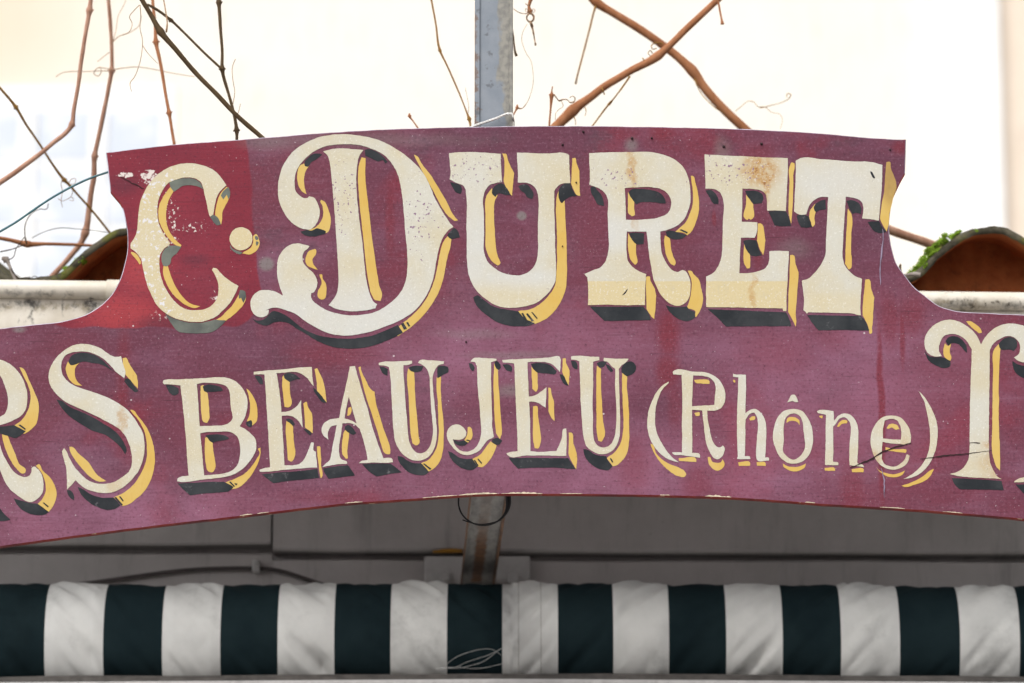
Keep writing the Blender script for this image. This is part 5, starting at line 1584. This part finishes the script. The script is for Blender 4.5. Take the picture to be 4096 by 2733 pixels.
cane("vine_twig", "forked twig tip with a long faint tendril right of the post", C_("1400,1250,2.2 1400,1285,4 1370,1345,3.2 1330,1420,3"), 0.26, M_B_RED, (1,), group=None,
     tend=[C_("1400,1290,3 1450,1300,2 1510,1240,1.2 1560,1130,1 1590,1000,1 1588,850,1 1560,720,1 1510,640,1 1475,560,1 1455,480,1.2 1470,380,1 1520,290,1")])
cane("vine_twig", "upright thin twig with a curly tendril left of the crossing branches", C_("1822,1035,2.6 1815,1080,2.6 1812,1140,6 1800,1300,4 1785,1490,4 1772,1640,4"), 0.27, M_B_RED, (2,), group=None,
     tend=[C_("1840,1130,3 1870,1170,2.4 1900,1205,3.4 1950,1190,2.2 2000,1195,2 2030,1225,3 2080,1215,2.4 2090,1170,2 2060,1150,1.6 2030,1170,1.4"), C_("1930,1210,1.4 1950,1270,1.2 1900,1310,1.2 1865,1350,1.2 1855,1430,1.2")])
cane("vine_branch", "thick brown branch falling from top centre to the right behind the sign", D_("380,-140,14 500,-35,15 560,20,17 720,120,16 900,230,16.5 1060,340,17 1200,450,17.5 1310,555,20 1400,680,18 1550,850,18 1720,1010,19 1880,1160,19"), (0.55, 0.62), M_B_RED, (2, 7), group="crossing thick branches",
     tend=[D_("552,50,5 540,90,4.2 500,250,3.8 440,480,3.8 402,630,4.2 397,655,5.5"), D_("1330,620,3.5 1352,680,2.2 1385,740,2 1450,810,2 1510,860,2 1560,888,2"), D_("1650,870,1.4 1700,830,1.2 1745,795,1.4 1790,800,1.4 1830,840,1.8 1930,825,1.4 2030,795,1.6 2070,770,2 2082,740,2 2055,735,1.8 2050,765,1.6"), D_("1830,840,1.4 1880,840,1.2 1930,880,1 2000,900,0.9 2015,930,0.9 2000,1010,0.9")], tmat=M_B_OCH, cat="branch")
cane("vine_branch", "smoother pale brown branch rising from the sign to the top right", D_("1700,-160,12 1530,-20,13 1300,195,14 1130,360,14.5 1040,440,17 850,545,15 600,695,15.5 480,785,17 370,870,21 260,980,20 130,1100,20"), (0.40, 0.47), M_B_RED, (4, 8), group="crossing thick branches",
     tend=[D_("1080,345,3 1030,335,2.6 990,360,2.4 1000,385,2.4 1030,380,2.4"), D_("1000,420,2.2 980,395,2 965,420,2 985,440,2"), D_("820,600,4.5 800,630,4 740,715,3.2 672,800,6 650,825,4 600,890,3.4 530,985,3.4 480,1050,3.4"), D_("600,685,2.8 612,715,2.8 622,742,2.4"), D_("920,455,2.6 935,475,2.4"), D_("385,920,2 395,945,1.6 395,980,1.5"), D_("470,840,2 478,870,1.4 470,910,1")], tmat=M_B_OCH, cat="branch")
cane("vine_twig", "short stub hanging at the top right with a flared end", D_("1500,-60,3.6 1515,20,3.8 1530,100,4 1543,165,5 1548,190,8"), 0.32, M_B_RED, (), group=None)
cane("vine_branch", "pale brown branch going from the sign's right edge behind the mossy tile", E_("100,190,18 300,260,18 410,312,18.5 600,380,18.5 750,430,18 900,485,17.5 1080,550,17 1250,610,17"), (0.56, 0.66), M_B_PALE, (), group=None, cat="branch")
cane("vine_twig", "tiny twig stub beside the sign's right curve under the branch", E_("530,672,3.5 524,690,5 522,720,5.5 540,780,5"), 0.44, M_B_DARK, (), group=None,
     )
cane("vine_twig", "grey broken stick lying on the gutter left of the mossy tile", E_("520,800,6 600,785,7 680,775,9 735,785,10"), 0.455, M_STICK, (), group=None)

# green wire
wo_ = at(150, 800, 0.10)
sm = catmull([((x, y), False) for x, y in [tuple(float(q) * k2 + (600 if i else 0) for i, q in enumerate(w.split(','))) for w in "1050,120 845,175 700,225 560,290 400,380 250,480 120,570 0,640 -160,735".split()]], False, 6)
bag = Bag(); bag.tube([at(u, v, 0.06) - wo_ for u, v in sm], 4.6 * px(0.06, 800), 10)
o = bag.build("tie_wire", M_WIRE, None, smooth=True)
o.location = wo_
tag(o, "blue green plastic coated wire stretched from the sign's left edge", "wire")

# ------------------------------------------------------------------ pale house across the yard
YB = 12.0
PB = px(YB, 700)
ho = Vector((0, YB, 0))
house = empty("house", ho)
tag(house, "pale cream house with a white window, blurred and bright behind the vines", "building")
M_CREAMW = mat_wall("cream_render", (0.84, 0.785, 0.70), (0.88, 0.82, 0.74), 2)
nt_ = M_CREAMW.node_tree
pb = [n for n in nt_.nodes if n.type == 'BSDF_PRINCIPLED'][0]
src = pb.inputs["Base Color"].links[0].from_socket
tcn = [n for n in nt_.nodes if n.type == 'TEX_COORD'][0]
def _f(typ, **k):
    n = nt_.nodes.new(typ)
    for a, b_ in k.items(): setattr(n, a, b_)
    return n
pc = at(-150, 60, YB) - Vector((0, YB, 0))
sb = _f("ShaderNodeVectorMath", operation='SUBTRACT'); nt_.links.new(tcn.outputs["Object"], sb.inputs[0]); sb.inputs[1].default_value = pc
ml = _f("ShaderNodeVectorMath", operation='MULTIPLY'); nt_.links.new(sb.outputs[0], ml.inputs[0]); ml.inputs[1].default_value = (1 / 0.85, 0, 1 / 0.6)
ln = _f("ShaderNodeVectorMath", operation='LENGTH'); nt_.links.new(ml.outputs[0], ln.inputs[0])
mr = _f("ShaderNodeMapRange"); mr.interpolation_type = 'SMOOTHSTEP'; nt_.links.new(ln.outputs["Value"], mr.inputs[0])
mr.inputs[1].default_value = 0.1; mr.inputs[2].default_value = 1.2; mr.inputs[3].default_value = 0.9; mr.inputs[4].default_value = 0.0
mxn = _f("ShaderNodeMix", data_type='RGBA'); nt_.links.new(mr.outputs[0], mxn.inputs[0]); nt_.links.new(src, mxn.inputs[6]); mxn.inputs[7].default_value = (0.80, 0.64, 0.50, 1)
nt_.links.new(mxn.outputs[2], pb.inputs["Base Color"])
M_PEACH = mat_wall("peach_render", (0.76, 0.65, 0.53), (0.80, 0.69, 0.58), 2)
M_WHT = mat_wall("white_joinery", (0.86, 0.86, 0.85), (0.9, 0.9, 0.89), 3)
t = NT("window_glass")
M_GLASS = t.done(t.mix(t.ramp(t.noise(t.P, 3.5, 3, 0.6), 0.4, 0.62), (0.60, 0.655, 0.74), (0.78, 0.80, 0.84)), 0.15, 0.5)
xq = at(4000, 600, YB).x
xp = at(3745, 600, YB).x
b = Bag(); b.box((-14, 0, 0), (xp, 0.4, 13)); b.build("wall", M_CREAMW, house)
b = Bag(); b.box((xp + 0.001, -0.10, 0), (xq, 0.4, 13)); b.build("corner_pilaster", M_WHT, house)
b = Bag(); b.box((xq + 0.001, -0.02, 0), (14, 0.4, 13)); b.build("side_wall", M_PEACH, house)
b = Bag(); b.box((-14.3, -0.5, 13), (14.3, 3.5, 13.25)); b.build("roof", M_TILE, house)
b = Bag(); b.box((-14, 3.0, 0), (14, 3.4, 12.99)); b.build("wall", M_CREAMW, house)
w0 = at(-430, 352, YB); w1 = at(705, 352, YB)
zbm = at(0, 1420, YB).z
win = empty("window", Vector((0, 0, 0))); win.parent = house
b = Bag(); b.bbox((w0.x, -0.012, zbm), (w1.x, -0.002, w0.z), 0.004); b.build("window_surround", M_WHT, win)
us = [-330, -70, 75, 120, 355, 415, 635]
cols = [(-345, -110), (-75, 72), (120, 355), (415, 640)]
rows = [(442, 640), (664, 900), (925, 1150), (1175, 1390)]
for (ua, ub) in cols:
    for (va, vb) in rows:
        p, q_ = at(ua, va, YB - 0.012), at(ub, vb, YB - 0.012)
        b = Bag(); b.box((p.x, -0.016, q_.z), (q_.x, -0.0125, p.z)); b.build("pane", M_GLASS, win)
for uu in (-92, 97, 385):
    p, q_ = at(uu - 14, 420, YB - 0.08), at(uu + 14, 1405, YB - 0.08)
    b = Bag(); b.bbox((p.x, -0.03, q_.z), (q_.x, -0.0165, p.z), 0.004); b.build("mullion", M_WHT, win)
